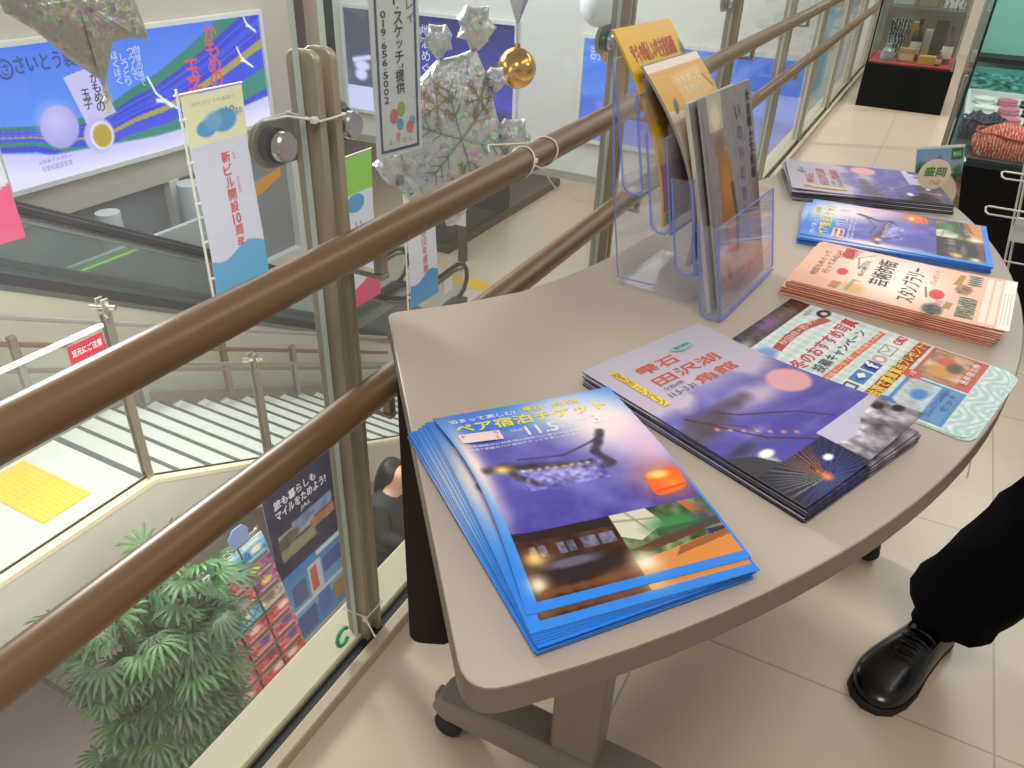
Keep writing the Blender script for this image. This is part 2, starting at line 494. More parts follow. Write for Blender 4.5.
# ------------------------------------------------------------------ pictures printed on the pamphlets
def art_ticket(nx, ny):
    a = Art(nx, ny, '#2f86ea', 1); a.asp = 297 / 210
    a.vgrad(0, 0, 1, .3, '#1f6fd6', '#3f7fe0')
    n = a.noise(5, 6, 4, 2)
    pic = a.inrect(.055, .17, .985, .70)
    a.mix(pic * np.clip((a.v - .15) / .12, 0, 1), '#5a55b4')
    a.mix(pic * np.clip((a.v - .5) / .2, 0, 1) * .7, '#3f3593')
    a.mix(pic * np.clip(n - .45, 0, 1) * 1.6, '#8f8fe0')
    a.glow(.05, .36, .06, .26, '#fae6e2', 1.0)
    a.glow(.66, .11, .20, .13, '#fff8e4', .95); a.glow(.78, .25, .20, .16, '#fbeef0', .9)  # picture's pale glow plus sheet glare at the title end, painted in
    a.glow(.88, .24, .18, .2, '#fbe9e6', .9)
    a.glow(.95, .40, .12, .14, '#e6bfe0', .8)
    a.glow(.60, .06, .3, .06, '#b9c6ff', .5)
    # roof of the bath hut and branches
    a.line([(.09, .40), (.2, .385), (.33, .41), (.46, .43), (.6, .445)], .022, '#3b2f33', .9, .8)
    a.line([(.2, .39), (.24, .46), (.31, .5)], .018, '#3a2d30', .9)
    a.line([(.28, .36), (.5, .38), (.68, .33), (.76, .3)], .008, '#4d4260', .8)
    a.line([(.76, .28), (.71, .34), (.66, .39), (.70, .46), (.665, .47)], .022, '#423a49', .9)
    a.glow(.18, .40, .045, .022, '#ffd98a', 1)
    for k in range(9): a.glow(.27 + .04 * k, .425 + .002 * k, .012, .008, '#f0a860' if k % 2 else '#fff0c8', .9)
    a.ell(.43, .475, .17, .045, '#b9b4ea', .6, .7)
    a.speck(a.inrect(.25, .42, .65, .53), .22, 40, 60, 5)
    # lantern
    a.glow(.88, .585, .13, .09, '#ff8a2a', .6)
    du, dv = (a.u - .885) + .12 * (a.v - .6), (a.v - .60) + .10 * (a.u - .885)
    a.mix(np.clip((1.06 - ((np.abs(du) / .092) ** 4 + (np.abs(dv) / .056) ** 4)) * 6, 0, 1), '#f4681c')
    a.ell(.87, .565, .05, .018, '#ffd878', .5); a.glow(.90, .615, .05, .03, '#ff9440', .8); a.line([(.81, .64), (.96, .63)], .008, '#c9501a', .7)
    # two baths below
    L = a.inrect(.055, .70, .525, .965)
    a.mix(L, '#4a2b1c'); a.speck(L, .18, 12, 16, 8)
    a.poly([(.055, .70), (.525, .70), (.525, .745), (.055, .735)], '#2c1a14')
    for u0, u1 in ((.11, .19), (.24, .32), (.35, .5)):
        a.rect(u0, .765, u1, .81, '#6f7290', .85); a.speck(a.inrect(u0, .765, u1, .81), .18, 60, 60, 4); a.line([((u0 + u1) / 2, .765), ((u0 + u1) / 2, .81)], .006, '#3a2518')
    a.ell(.29, .875, .2, .05, '#2b1c1c', .2); a.ell(.27, .85, .12, .018, '#77708a', .4, .8)
    a.glow(.12, .81, .05, .03, '#ffd27a', .95); a.glow(.09, .91, .045, .035, '#fff0cc', .95)
    for k in range(6): a.ell(.12 + .07 * k, .945, .04, .015, '#7d4a26', .3, .8)
    R = a.inrect(.525, .70, .985, .965)
    a.mix(R, '#55653c'); a.speck(R, .3, 22, 22, 11)
    a.poly([(.525, .70), (.70, .70), (.74, .78), (.60, .83), (.525, .80)], '#d5d2bb')
    a.ell(.79, .79, .13, .04, '#3f8a4c', .5, .9)
    a.poly([(.86, .70), (.90, .70), (.985, .80), (.985, .85), (.93, .83)], '#c46a33')
    a.poly([(.525, .86), (.985, .80), (.985, .83), (.6, .885)], '#5c3b2a')
    a.rect(.9, .845, .985, .9, '#233044')
    a.poly([(.525, .91), (.985, .86), (.985, .965), (.525, .965)], '#d98b43')
    a.glow(.56, .92, .06, .04, '#fff2d8', .95); a.poly([(.74, .89), (.985, .86), (.985, .885), (.7, .925)], '#9a5a2c'); a.rect(.68, .80, .985, .835, '#38463a', .6)
    a.line([(.525, .73), (.72, .75)], .006, '#8f8c78', .8); a.line([(.6, .70), (.66, .80)], .006, '#8f8c78', .8); a.glow(.93, .79, .05, .04, '#33485c', .9)
    rows = np.linspace(0, 1, ny); src = np.where(rows < .722, rows * .70 / .722, .70 + (rows - .722) * .30 / .278)
    a.a = a.a[np.clip((src * (ny - 1)).round().astype(int), 0, ny - 1)]
    return a

def art_lakes(nx, ny):
    a = Art(nx, ny, '#b9b4c6', 2); a.asp = 297 / 210
    a.vgrad(0, 0, 1, .45, '#aeaab8', '#c3b3c8')
    n = a.noise(4, 5, 4, 5)
    a.mix((a.v > .3) * np.clip((a.v - .36) / .1 + (n - .5) * 2.0 + (a.u - .4) * .3, 0, 1), '#5a53a4')
    a.mix((a.v > .4) * np.clip((a.v - .55) / .15, 0, 1) * .9, '#4a43a0')
    a.mix((a.v > .35) * (a.v < .75) * np.clip(n - .52, 0, 1) * 3, '#8e88c8')
    a.glow(.62, .52, .25, .06, '#d3bccb', .8)
    a.ell(.85, .53, .125, .085, '#e0a3ab', .12)
    # thatched eave
    a.line([(0, .52), (.12, .49), (.28, .495), (.42, .50), (.53, .495)], .035, '#54465a', .75, .9)
    a.line([(0, .57), (.12, .55), (.26, .53)], .05, '#4c3f4c', .8, .9)
    a.line([(.30, .47), (.53, .485)], .012, '#6a5a6a', .7, .9)
    a.mix(a.inrect(0, .62, 1, .8) * np.clip(a.noise(3, 16, 3, 9) - .5, 0, 1) * 1.6, '#8a86d0')
    a.glow(.3, .66, .08, .02, '#a9a6e6', .6); a.glow(.12, .70, .12, .03, '#32304a', .9)
    a.line([(.1, .46), (.2, .58), (.3, .70), (.46, .8), (.5, .84)], .007, '#4c2c2a', .9)
    a.line([(.28, .5), (.36, .56), (.5, .62), (.62, .68), (.72, .78)], .006, '#4c2c2a', .9)
    a.line([(.16, .52), (.3, .62), (.3, .72)], .005, '#5c3430', .8)
    for k in range(7): a.glow(.16 + .05 * k, .57 + .03 * k, .012, .009, '#f3a06a', .9)
    a.ell(.19, .76, .05, .02, '#e9edf4', .3); a.ell(.12, .8, .075, .028, '#c9ccb8', .3)
    a.poly([(0, .70), (.12, .74), (.2, .83), (.1, .86), (0, .86)], '#39363c')
    # fireworks photo
    fw = a.inrect(0, .82, .52, 1)
    a.mix(fw, '#20203c')
    ang = np.arctan2((a.v - .955) * a.asp, a.u - .27); rr = np.hypot(a.u - .27, (a.v - .955) * a.asp)
    ray = (np.sin(ang * 54 + 3 * np.sin(ang * 7)) > .45) * np.clip(1 - rr / .33, 0, 1)
    a.mix(fw * ray * (ang < -.9) * 1.1, '#c9803f'); a.mix(fw * ray * (ang >= -.9) * .9, '#4f63c8'); a.mix(fw * ray * (ang < -2.2) * .8, '#5f8f98')
    a.glow(.27, .955, .03, .02, '#ff8a4a', 1)
    a.ell(.40, .9, .03, .015, '#f0f0ff', .3)
    # snow photo
    sn = a.inrect(.52, .80, 1, 1)
    a.mix(sn, '#a9a3ae'); a.speck(sn, .4, 26, 26, 12)
    a.poly([(.52, .80), (1, .80), (1, .83), (.8, .85), (.65, .90), (.52, .88)], '#c3bfd6')
    a.mix(sn * (a.v > .9) * np.clip(n * 1.6 - .4, 0, 1) * .6, '#5c4e58')
    a.ell(.93, .86, .03, .02, '#2a2026', .3); a.ell(.97, .92, .03, .02, '#2a2026', .3)
    return a

def art_campaign(nx, ny):
    a = Art(nx, ny, '#e8eee9', 3); a.asp = 297 / 210
    ch = (np.sin(a.u * 2 * PI * 13) > 0) ^ (np.sin(a.v * 2 * PI * 18) > 0)
    a.mix(((np.sin(a.u * 2 * PI * 12) > .1) * .5 + (np.sin(a.v * 2 * PI * 17) > .1) * .5) * .55, '#9fcbd0')
    wave = .5 + .5 * np.sin((a.v * 26 + .8 * np.sin(a.u * 20)) * 2 * PI)
    a.mix((a.v > .91) * (wave > .5) * .8, '#9fd0d4')
    top = a.inrect(0, 0, 1, .10)
    a.mix(top, '#2e2728'); a.speck(top, .22, 26, 40, 5)
    a.glow(.5, .05, .16, .035, '#9a5aa6', .85); a.glow(.83, .06, .18, .03, '#7a4a30', .8); a.glow(.1, .07, .12, .03, '#a8aea4', .9)
    a.ell(.07, .17, .12, .045, '#6f9fd4', .25)
    a.poly([(.2, .165), (.42, .15), (.65, .155), (.88, .2), (.86, .245), (.62, .2), (.4, .195), (.2, .21)], '#b8433c')
    a.ell(.93, .185, .07, .03, '#2f2f34', .15); a.ell(.93, .187, .03, .015, '#d9d9d4', .2)
    a.poly([(.03, .425), (.95, .445), (.94, .475), (.02, .455)], '#dd6f35')
    a.rect(.17, .505, .34, .57, '#3d78c4'); a.rect(.36, .505, .50, .57, '#2f56a0')
    a.ell(.56, .54, .055, .03, '#c99aa0', .15); a.ell(.56, .54, .03, .018, '#eceae6', .2)
    a.rect(.64, .51, .79, .565, '#dfe6df'); a.line([(.64, .51), (.715, .545), (.79, .51)], .004, '#888888')
    a.line([(.64, .51), (.79, .51), (.79, .565), (.64, .565), (.64, .51)], .004, '#888888')
    a.ell(.9, .545, .09, .035, '#f0e6e6', .1)
    a.rect(.0, .51, .14, .565, '#3a3f40'); a.rect(.015, .52, .06, .555, '#d8dcd8'); a.rect(.075, .52, .12, .555, '#d8dcd8')
    a.poly([(.04, .595), (.99, .61), (.98, .665), (.03, .65)], '#b3382f')
    a.rect(.52, .675, .99, .9, '#c4523e'); a.rect(.54, .69, .97, .885, '#b98f6c'); a.speck(a.inrect(.54, .69, .97, .885), .3, 18, 18, 9)
    a.ell(.83, .76, .06, .04, '#d05a44', .3); a.ell(.68, .77, .09, .05, '#d9933f', .3); a.ell(.78, .8, .07, .03, '#5c4334', .3)
    a.rect(.54, .845, .97, .885, '#c9473c')
    a.rect(.03, .675, .50, .9, '#4a87c4'); a.rect(.05, .69, .48, .885, '#c4cfd6'); a.speck(a.inrect(.05, .69, .48, .8), .15, 20, 20, 4)
    a.ell(.3, .76, .07, .03, '#3d7fd0', .3); a.rect(.05, .81, .48, .885, '#5a93cc'); a.ell(.07, .68, .08, .04, '#3f7fc8', .1); a.ell(.52, .685, .06, .035, '#d04a3c', .15)
    return a

def art_pink(nx, ny):
    a = Art(nx, ny, '#f0b49c', 4); a.asp = 297 / 210
    n = a.noise(4, 6, 3, 8)
    a.mix(np.clip(n - .4, 0, 1) * .9, '#f7cbb6')
    a.glow(.5, .42, .42, .2, '#fdf3ea', 1.0); a.glow(.55, .52, .4, .16, '#fdf3ea', .9); a.glow(.8, .25, .2, .08, '#fdf0e6', .8)
    a.poly([(.70, .12), (.98, .16), (.98, .24), (.86, .22), (.72, .21)], '#e88b84', .8); a.speck(a.inrect(.7, .12, .98, .24), .15, 60, 60, 2)
    a.ell(.42, .195, .075, .028, '#d8333a', .1)
    a.line([(.55, .26), (.8, .23), (.93, .3)], .006, '#6e675e', .8); a.line([(.55, .26), (.72, .27)], .006, '#6e675e', .8)
    a.poly([(.05, .17), (.2, .18), (.2, .225), (.05, .215)], '#c48a4c')
    a.ell(.14, .29, .1, .05, '#e8b76a', .4); a.line([(.08, .26), (.3, .27), (.3, .3)], .012, '#7c8a6c', .7)
    a.ell(.40, .66, .10, .035, '#d9363a', .1); a.line([(.3, .62), (.5, .6)], .006, '#55504a')
    a.poly([(.2, .66), (.3, .665), (.3, .7), (.2, .695)], '#d9a0a0')
    a.ell(.1, .665, .11, .045, '#4a4744', .25); a.speck(a.inrect(0, .62, .2, .72), .2, 60, 60, 4)
    a.poly([(.16, .70), (.3, .71), (.3, .745), (.16, .735)], '#a3854c')
    a.poly([(.68, .715), (.92, .735), (.92, .765), (.68, .75)], '#b3873c')
    a.ell(.61, .77, .1, .04, '#8f6d4e', .25); a.speck(a.inrect(.5, .72, .72, .82), .2, 60, 60, 6)
    a.rect(.72, .78, .96, .845, '#c8b0a0')
    for k in range(5): a.ell(.75 + .045 * k, .81, .014, .03, '#33302e', .3)
    a.rect(.06, .76, .46, .845, '#8f8468'); a.speck(a.inrect(.06, .76, .46, .845), .35, 60, 60, 7)
    for k in range(9): a.ell(.09 + .045 * k, .80, .012, .03, '#3a352f', .3)
    a.rect(.05, .865, .95, .895, '#f7ddd0'); a.rect(.05, .905, .95, .935, '#f7ddd0')
    a.rect(0, .945, 1, 1, '#efe9e2')
    for k in range(3): a.rect(.1, .955 + .014 * k, .7, .96 + .014 * k, '#a9a29c', .7)
    return a

def art_gray(nx, ny):
    a = Art(nx, ny, '#8d8489', 5); a.asp = 290 / 155
    a.mix(np.clip((a.u - .75) / .2, 0, 1) * np.clip((a.v - .3) / .3, 0, 1), '#6f5254')
    a.mix(a.inrect(0, 0, .5, 1) * np.clip((a.v - .15) / .3, 0, 1) * .5, '#8a7f86')
    a.speck(np.ones_like(a.u), .05, 20, 30, 4)
    # standing statue
    a.rect(.12, .0, .38, .16, '#b8b0a4'); a.ell(.25, .1, .09, .06, '#d8cdbc', .3)
    a.ell(.27, .24, .09, .06, '#8a6b5c', .3)
    a.poly([(.22, .30), (.40, .27), (.46, .42), (.48, .62), (.42, .76), (.26, .74), (.20, .55)], '#a0682c')
    a.ell(.34, .42, .1, .09, '#b07c34', .4); a.poly([(.3, .6), (.46, .58), (.46, .8), (.34, .82)], '#b56a3a')
    a.line([(.44, .44), (.5, .6), (.44, .8)], .03, '#4c3c3c', .9); a.line([(.24, .84), (.32, .95)], .035, '#4a3434', .9); a.ell(.5, .86, .16, .1, '#8c8590', .3)
    a.rect(0, .88, 1, 1, '#a58f94', .8)
    a.line([(.02, .1), (.04, .9)], .02, '#6c6f78', .6); a.line([(.5, 0), (.52, .6)], .02, '#8f8f96', .6)
    return a

def art_yellow(nx, ny):
    a = Art(nx, ny, '#dcae0c', 6); a.asp = 210 / 148
    a.ell(.55, .36, .15, .105, '#2c2a1c', .12); a.ell(.55, .37, .09, .06, '#8a8738', .2); a.ell(.55, .38, .05, .03, '#2a2a24', .3)
    ang = np.arctan2((a.v - .29) * a.asp, a.u - .78); r = np.hypot(a.u - .78, (a.v - .29) * a.asp)
    a.mix((r < .15 + .02 * np.sin(ang * 20)) * 1.0, '#cf2f66')
    a.ell(.98, .28, .08, .16, '#34422c', .2); a.ell(.94, .25, .04, .07, '#e9dcc6', .3)
    a.line([(.1, .45), (.25, .42), (.4, .44)], .006, '#c48a1a'); a.line([(.1, .5), (.3, .47)], .006, '#c48a1a')
    a.line([(.5, .5), (.62, .49)], .02, '#c9b79a'); a.rect(0, .66, 1, .92, '#c22a62')
    a.rect(.05, .93, .5, 1, '#2c2c22')
    return a

def art_yellow2(nx, ny):
    a = Art(nx, ny, '#cf9a10', 7); a.asp = 297 / 148
    a.rect(0, 0, 1, .035, '#e0d6cc')
    a.poly([(.3, .07), (.85, .05), (.92, .17), (.6, .2), (.36, .19)], '#d4b05c')
    a.line([(.36, .2), (.5, .24), (.62, .22)], .008, '#b4762a'); a.line([(.86, .1), (.95, .16)], .012, '#7c4a2a')
    a.poly([(0, .2), (.3, .22), (.55, .28), (.7, .34), (.5, .42), (.2, .46), (0, .42)], '#cfc4b4')
    a.line([(.3, .22), (.4, .3)], .008, '#b4622a'); a.line([(.33, .2), (.36, .3)], .006, '#b4622a')
    for u, v in ((.16, .19), (.62, .27), (.9, .22), (.24, .38)):
        a.ell(u, v, .035, .035, '#2f5a5c', .2, ang=.6)
    a.ell(.35, .44, .2, .035, '#d9a31c', .2)
    a.rect(0, .50, 1, 1, '#a8a195')
    for k in range(14): a.rect(.08 + .3 * (k % 3), .52 + .034 * k, .28 + .3 * (k % 3), .535 + .034 * k, '#4a4844')
    return a

def art_morioka(nx, ny):
    a = Art(nx, ny, '#6e9ec8', 8); a.asp = 210 / 100
    a.vgrad(0, 0, 1, .3, '#7fa6cc', '#a4bfd6')
    a.poly([(.2, .25), (.5, .08), (.8, .24)], '#6f8fc0')
    a.glow(.08, .25, .15, .09, '#3a5a34', 1); a.glow(.9, .28, .14, .09, '#4a6a38', 1); a.rect(0, .28, 1, .4, '#3f5a44'); a.speck(a.inrect(0, .15, 1, .6), .15, 20, 30, 3)
    a.rect(0, .4, 1, 1, '#8a8468'); a.speck(a.inrect(0, .4, 1, 1), .2, 15, 30, 4)
    a.glow(.9, .4, .12, .05, '#c24a5c', .9); a.ell(.86, .9, .2, .08, '#b4703a', .4)
    a.ell(.52, .45, .40, .2, '#ded2b4', .04); a.rect(.74, .03, .97, .14, '#2f7a3c')
    a.rect(0, 0, 1, .025, '#e8e6e0'); a.rect(0, 0, .02, 1, '#e8e6e0')
    return a

def art_egg_sign(nx, ny):
    a = Art(nx, ny, '#3f7cf2', 9); a.asp = ny / nx
    a.vgrad(0, 0, 1, 1, '#3170ea', '#66a2ff')
    base = np.array([(0, .52), (.08, .56), (.2, .60), (.32, .57), (.43, .45), (.54, .36), (.66, .22), (.78, .06), (.9, -.12), (1.02, -.3)])
    edge = np.interp(a.u, base[:, 0], base[:, 1])
    d = (a.v - edge)
    wide = .12 + .75 * np.clip((a.u - .1), 0, 1)          # the bands fan out to the right
    q = d / wide
    for lo, hi, c in ((.0, .20, '#147a6c'), (.20, .62, '#1a2fd0'), (.62, .72, '#a39a46'), (.72, .95, '#2340e0'), (.95, 1.2, '#128274'), (1.2, 1.6, '#1f34d4')):
        a.mix(((q > lo) & (q <= hi)) * 1.0, c)
    for k in (.30, .52): a.mix((np.abs(q - k) < .006 / wide) * .5, '#6f94f4')
    a.mix((q > .38) * (q < .47) * .6, '#2f5cf0')
    pts = np.array([(0, .70), (.15, .80), (.32, .83), (.5, .86), (.62, .85), (.8, .82), (1, .75)])
    floor_ = np.interp(a.u, pts[:, 0], pts[:, 1])
    a.mix(np.clip((a.v - floor_) / .02, 0, 1), '#cdc9ff'); a.mix(np.clip((a.v - floor_ - .05) / .12, 0, 1) * .8, '#ebe7ff')
    a.poly([(.232, .27), (.325, .22), (.372, .60), (.27, .66)], '#c6bff2'); a.ell(.35, .50, .018, .10, '#b9b06c', .4, .6)
    a.ell(.185, .62, .058, .163, '#a79fe4', .05); a.ell(.178, .57, .042, .11, '#c9c3ff', .8, .8)
    a.ell(.30, .75, .050, .14, '#bdb6f2', .05); a.ell(.307, .755, .038, .112, '#e8e0ff', .06); a.ell(.309, .757, .031, .094, '#b59c2c', .08)
    for (u, v, s) in ((.555, .60, 1.0), (.955, .10, .5), (.915, .40, .62)):
        a.line([(u - .05 * s, v - .22 * s), (u - .03 * s, v - .08 * s), (u, v), (u + .05 * s, v + .10 * s)], .0035, '#f2f6ff'); a.line([(u - .03 * s, v - .02 * s), (u, v), (u + .02 * s, v + .05 * s)], .006 * s, '#f2f6ff')
    return a

def art_dark_sign(nx, ny):
    a = Art(nx, ny, '#1a1f66', 10); a.asp = ny / nx
    a.vgrad(0, 0, .34, 1, '#3c4458', '#4c5670'); a.vgrad(.34, 0, 1, 1, '#141a6a', '#4a48d0')
    a.mix(a.inrect(0, 0, .34, .75) * np.clip(a.noise(8, 5, 3, 2) - .5, 0, 1) * 2, '#6f8a9a')
    a.rect(0, .76, .34, 1, '#c9cdf6'); a.ell(.10, .55, .05, .05, '#d6d4ff', .3); a.ell(.09, .64, .04, .06, '#d6d4ff', .3); a.line([(.05, .5), (.15, .46)], .012, '#d6d4ff')
    a.rect(.36, .25, .6, .5, '#2a2f9a', .6)
    a.ell(.84, .86, .14, .08, '#17173c', .5); a.glow(.7, .75, .2, .2, '#6a66f0', .8)
    return a

def art_blue_sign(nx, ny):
    a = Art(nx, ny, '#2f74ee', 11); a.asp = ny / nx
    a.vgrad(0, 0, 1, .62, '#2a6cf0', '#3f86f6'); a.vgrad(0, .55, 1, 1, '#3468e8', '#7f7fd8')
    n = a.noise(10, 5, 4, 3); a.mix(np.clip(n - .5, 0, 1) * (a.v < .6) * 1.6, '#6aa6ff')
    a.mix((a.v > .6) * np.clip(n - .45, 0, 1) * 2, '#a9a4e6'); a.poly([(.5, .55), (.7, .48), (.9, .55), (1, .6), (1, .66), (.5, .66)], '#2a50d0', .7)
    return a

def art_flag(top, mid, bot, blob, hem, seed=1):
    def make(nx, ny):
        a = Art(nx, ny, mid, seed); a.asp = 2.9
        a.rect(0, 0, 1, .235, top)
        if blob: a.ell(.62, .145, .22, .055, blob, .1); a.ell(.33, .165, .17, .04, blob, .1); a.ell(.45, .14, .14, .04, '#6ab4e0', .3)
        wave = .80 + .03 * np.sin(a.u * 2 * PI * 1.0 + .3) if hem == 'wave' else .78 + .14 * (1 - a.u)
        a.mix((a.v > wave) * 1.0, bot)
        return a
    return make

def art_travel_poster(nx, ny):
    a = Art(nx, ny, '#2c2b4c', 13); a.asp = 2.4
    a.rect(.6, .02, .95, .04, '#4c4a70')
    a.rect(.1, .25, .62, .31, '#a8a49a'); a.rect(.3, .235, .9, .285, '#7c8cb0'); a.rect(.55, .29, .92, .34, '#b07c4c')
    a.ell(.22, .29, .16, .03, '#5c584c', .2); a.rect(.1, .32, .6, .38, '#8a8468')
    a.rect(0, .45, 1, 1, '#4f9ad8'); a.vgrad(0, .45, 1, .72, '#3f86cc', '#8fc4ea')
    a.rect(.55, .46, .98, .48, '#e4e8f0')
    a.rect(.12, .53, .34, .64, '#5a6ea0'); a.rect(.38, .5, .58, .66, '#d8dce4'); a.rect(.42, .52, .52, .64, '#d06a58'); a.rect(.62, .52, .95, .6, '#4a62b0')
    a.rect(.0, .66, 1, .68, '#e8ecf0'); a.rect(.12, .70, .42, .82, '#4f63a8'); a.rect(.46, .68, .66, .8, '#5a7ad0'); a.rect(.7, .7, .95, .8, '#b08a58')
    a.rect(.05, .84, .98, 1, '#c9cfdc')
    for k in range(5): a.rect(.12, .86 + .025 * k, .8, .87 + .025 * k, '#6a7290')
    a.speck(a.inrect(0, .22, 1, .4), .12, 14, 30, 2)
    return a

def art_leaflet(c0, c1, c2, seed):
    def make(nx, ny):
        a = Art(nx, ny, c0, seed); a.asp = 1.4
        r = np.random.default_rng(seed)
        a.rect(0, 0, 1, .3, c1); a.speck(a.inrect(0, .3, 1, .8), .3, 8, 8, seed)
        a.ell(.2 + .6 * r.random(), .55, .25, .18, c2, .3); a.rect(.08, .1, .8, .2, '#f0eee8', .8); a.rect(.1, .84, .9, .9, '#e9e4dc', .7)
        return a
    return make
# ------------------------------------------------------------------ the setting: upper deck
structure(MB().box((-.632, -2.5, -.35), (5.0, 9.8, 0)).build('floor', M['floor']))
structure(MB().box((-.757, -2.5, -.02), (-.681, 9.8, .02)).box((-.757, -2.5, -.42), (-.632, 9.8, -.02)).build('trim_1', M['ledge'], bevel=.004))
structure(MB().box((-.655, -2.5, -.02), (-.632, 9.8, .024)).build('trim_2', M['curb'], bevel=.003))
structure(MB().box((-.63, 9.8, 0), (5.0, 9.95, 2.9)).build('wall_back', M['cream']))
structure(MB().box((5.0, -2.5, 0), (5.15, 9.95, 2.9)).build('wall_right', M['cream']))

# ------------------------------------------------------------------ glass balustrade with two handrails
BAL = thing('glass_balustrade', 'glass balustrade with beige twin-plate posts and two brown handrails along the deck edge', 'railing', (-.67, .77, 0))
MB().box((-.681, -2.4, -.018), (-.655, 9.8, .006)).build('base_channel', M['channel'], BAL)
MB().box((-.677, -2.4, .006), (-.66, 9.8, .012)).build('gasket', M['gasket'], BAL)
MB().tube([(-.60, -2.3 + .5 * k, .817) for k in range(25)], .0235, 18).build('handrail', M['rail'], BAL)
MB().tube([(-.60, -2.3 + .5 * k, .591) for k in range(25)], .0235, 18).build('handrail', M['rail'], BAL)
PY = [.77 + 1.08 * k for k in range(-2, 9)]
for i, y in enumerate(PY):
    if y > 9.5: break
    pl = [(x - .687, z) for x, z in round_rect(-.0235, 0.0, .0235, 1.04, .014, 4)]
    m = MB()
    for y0 in (y, y + .030):
        m.prism(pl, y0, y0 + .012, f=lambda x, z, d: V((x, d, z)))
    po = m.build('post', M['post'], BAL, bevel=.0025)
    if i in range(1, 8):
        for sg in (-1, 1):
            yc = y + .021
            b = MB()
            arm = [(.0, -.030), (sg * .064, -.030)] if sg > 0 else [(sg * .064, -.030), (0, -.030)]
            r = .030; cxy = sg * .066
            out = [(0, -r)] + [(cxy + sg * r * math.cos(t), r * math.sin(t)) for t in [math.radians(-90 + 15 * q) for q in range(13)]] + [(0, r)]
            if sg < 0: out = out[::-1]
            b.prism(out, -.716, -.708, f=lambda a_, z_, x_, yc=yc: V((x_, yc + a_, .935 + z_)))
            b.build('clamp_bracket', M['bracket'], po, bevel=.0015)
            MB().lathe([(.0, .0), (.0215, .0), (.0215, .012), (0, .012)], (-.708, yc + cxy, .935), 24, (1, 0, 0)).build('rubber_washer', M['gasket'], po)
            MB().lathe([(.0, .0), (.0185, .0), (.0185, .008), (.016, .011), (0, .011)], (-.69, yc + cxy, .935), 24, (1, 0, 0)).build('clamp_disc', M['chrome'], po)
    if i in range(1, 9):
        for zr in (.817, .591):
            k = MB().box((-.668, y + .012, zr - .06), (-.592, y + .028, zr - .052))
            k.box((-.608, y + .014, zr - .052), (-.594, y + .028, zr - .018))
            k.box((-.606, y + .004, zr - .026), (-.594, y + .040, zr - .019))
            k.build('rail_bracket', M['post'], BAL, bevel=.0015)
for i in range(len(PY) - 1):
    y0, y1 = PY[i] + .046, PY[i + 1] - .006
    if y0 > 9: break
    pane = MB().box((-.693, y0, .004), (-.683, y1, 1.32))
    n0 = len(pane.f)
    o = pane.build('glass_pane', [G_PANE, G_EDGE], BAL)
    for p in o.data.polygons:
        if abs(p.normal.x) < .5: p.material_index = 1
# cable ties and cord
def tie(name, label, pts, r=.0016, tail=None, group=None, head=None):
    t = thing(name, label, 'cable tie', pts[0], 0, group)
    MB().tube(pts, r, 6, closed=True).build('strap', M['zip'], t)
    if tail: MB().tube(tail, r, 6).build('tail', M['zip'], t)
    if head: MB().box([head[i] - .004 for i in range(3)], [head[i] + .004 for i in range(3)]).build('head', M['zip'], t, bevel=.001)
    return t
GS = thing('green_sticker', 'small green ring sticker on the glass at the foot of the near post', 'sticker', (-.682, .70, .06))
MB().tube([(-.6815, .722 + .016 * math.cos(a), .062 + .018 * math.sin(a)) for a in [math.radians(40 + 28 * q) for q in range(11)]], .004, 6).build('ring', ink('#2fae78'), GS)
loop = lambda z, dz=0: [(-.713, .766, z), (-.661, .766, z + dz), (-.660, .79, z + dz), (-.661, .815, z + dz), (-.687, .816, z + dz), (-.713, .815, z)]
tie('cable_tie', 'white cable tie around the top of the near post by the disc clamps', loop(.965, -.004), tail=[(-.67, .764, .962), (-.69, .74, .968), (-.705, .715, .965)], head=(-.668, .763, .962))
tie('cable_tie', 'white cable tie around the foot of the near post', loop(.075, .004), tail=[(-.662, .764, .078), (-.63, .75, .06)], head=(-.662, .763, .078))
def rail_loop(y, k=0): return [(-.60 + .0252 * math.cos(t), y + .012 * math.sin(t + k), .817 + .0252 * math.sin(t)) for t in [2 * PI * q / 16 for q in range(16)]]
tie('cable_tie', 'white cable tie with long tail on the upper handrail, nearer one', rail_loop(1.20), tail=[(-.578, 1.205, .815), (-.575, 1.24, .80), (-.585, 1.29, .765), (-.58, 1.31, .745)], head=(-.578, 1.21, .822))
tie('cable_tie', 'thin white cable tie on the upper handrail just past the tailed one', rail_loop(1.285, 1), tail=[(-.62, 1.28, .83), (-.66, 1.19, .84), (-.63, 1.14, .845)])
# ------------------------------------------------------------------ the curved table
def round_poly(pts, radii, n=6):
    out = []; N = len(pts)
    for i in range(N):
        p = V((*pts[i], 0)); a = V((*pts[i - 1], 0)); b = V((*pts[(i + 1) % N], 0)); r = radii.get(i, 0)
        if not r: out.append((p.x, p.y)); continue
        da, db = (a - p).normalized(), (b - p).normalized()
        half = da.angle(db) / 2; L = min(r / math.tan(half), (a - p).length * .9, (b - p).length * .9)
        s, e = p + da * L, p + db * L
        for k in range(n + 1):
            t = k / n; q = s * (1 - t) ** 2 + p * 2 * t * (1 - t) + e * t * t; out.append((q.x, q.y))
    return out
TZ = .72
inner = [(-.225, 1.84), (-.251, 1.764), (-.285, 1.66), (-.322, 1.50), (-.352, 1.34), (-.38, 1.18), (-.40, 1.085), (-.423, 1.005), (-.455, .925), (-.51, .845), (-.578, .768)]
arc = [(-1.106 + 1.301 * math.cos(math.radians(a)), 1.217 + 1.301 * math.sin(math.radians(a))) for a in [-44.6 + 77.6 * k / 40 for k in range(41)]]
outl = inner + arc
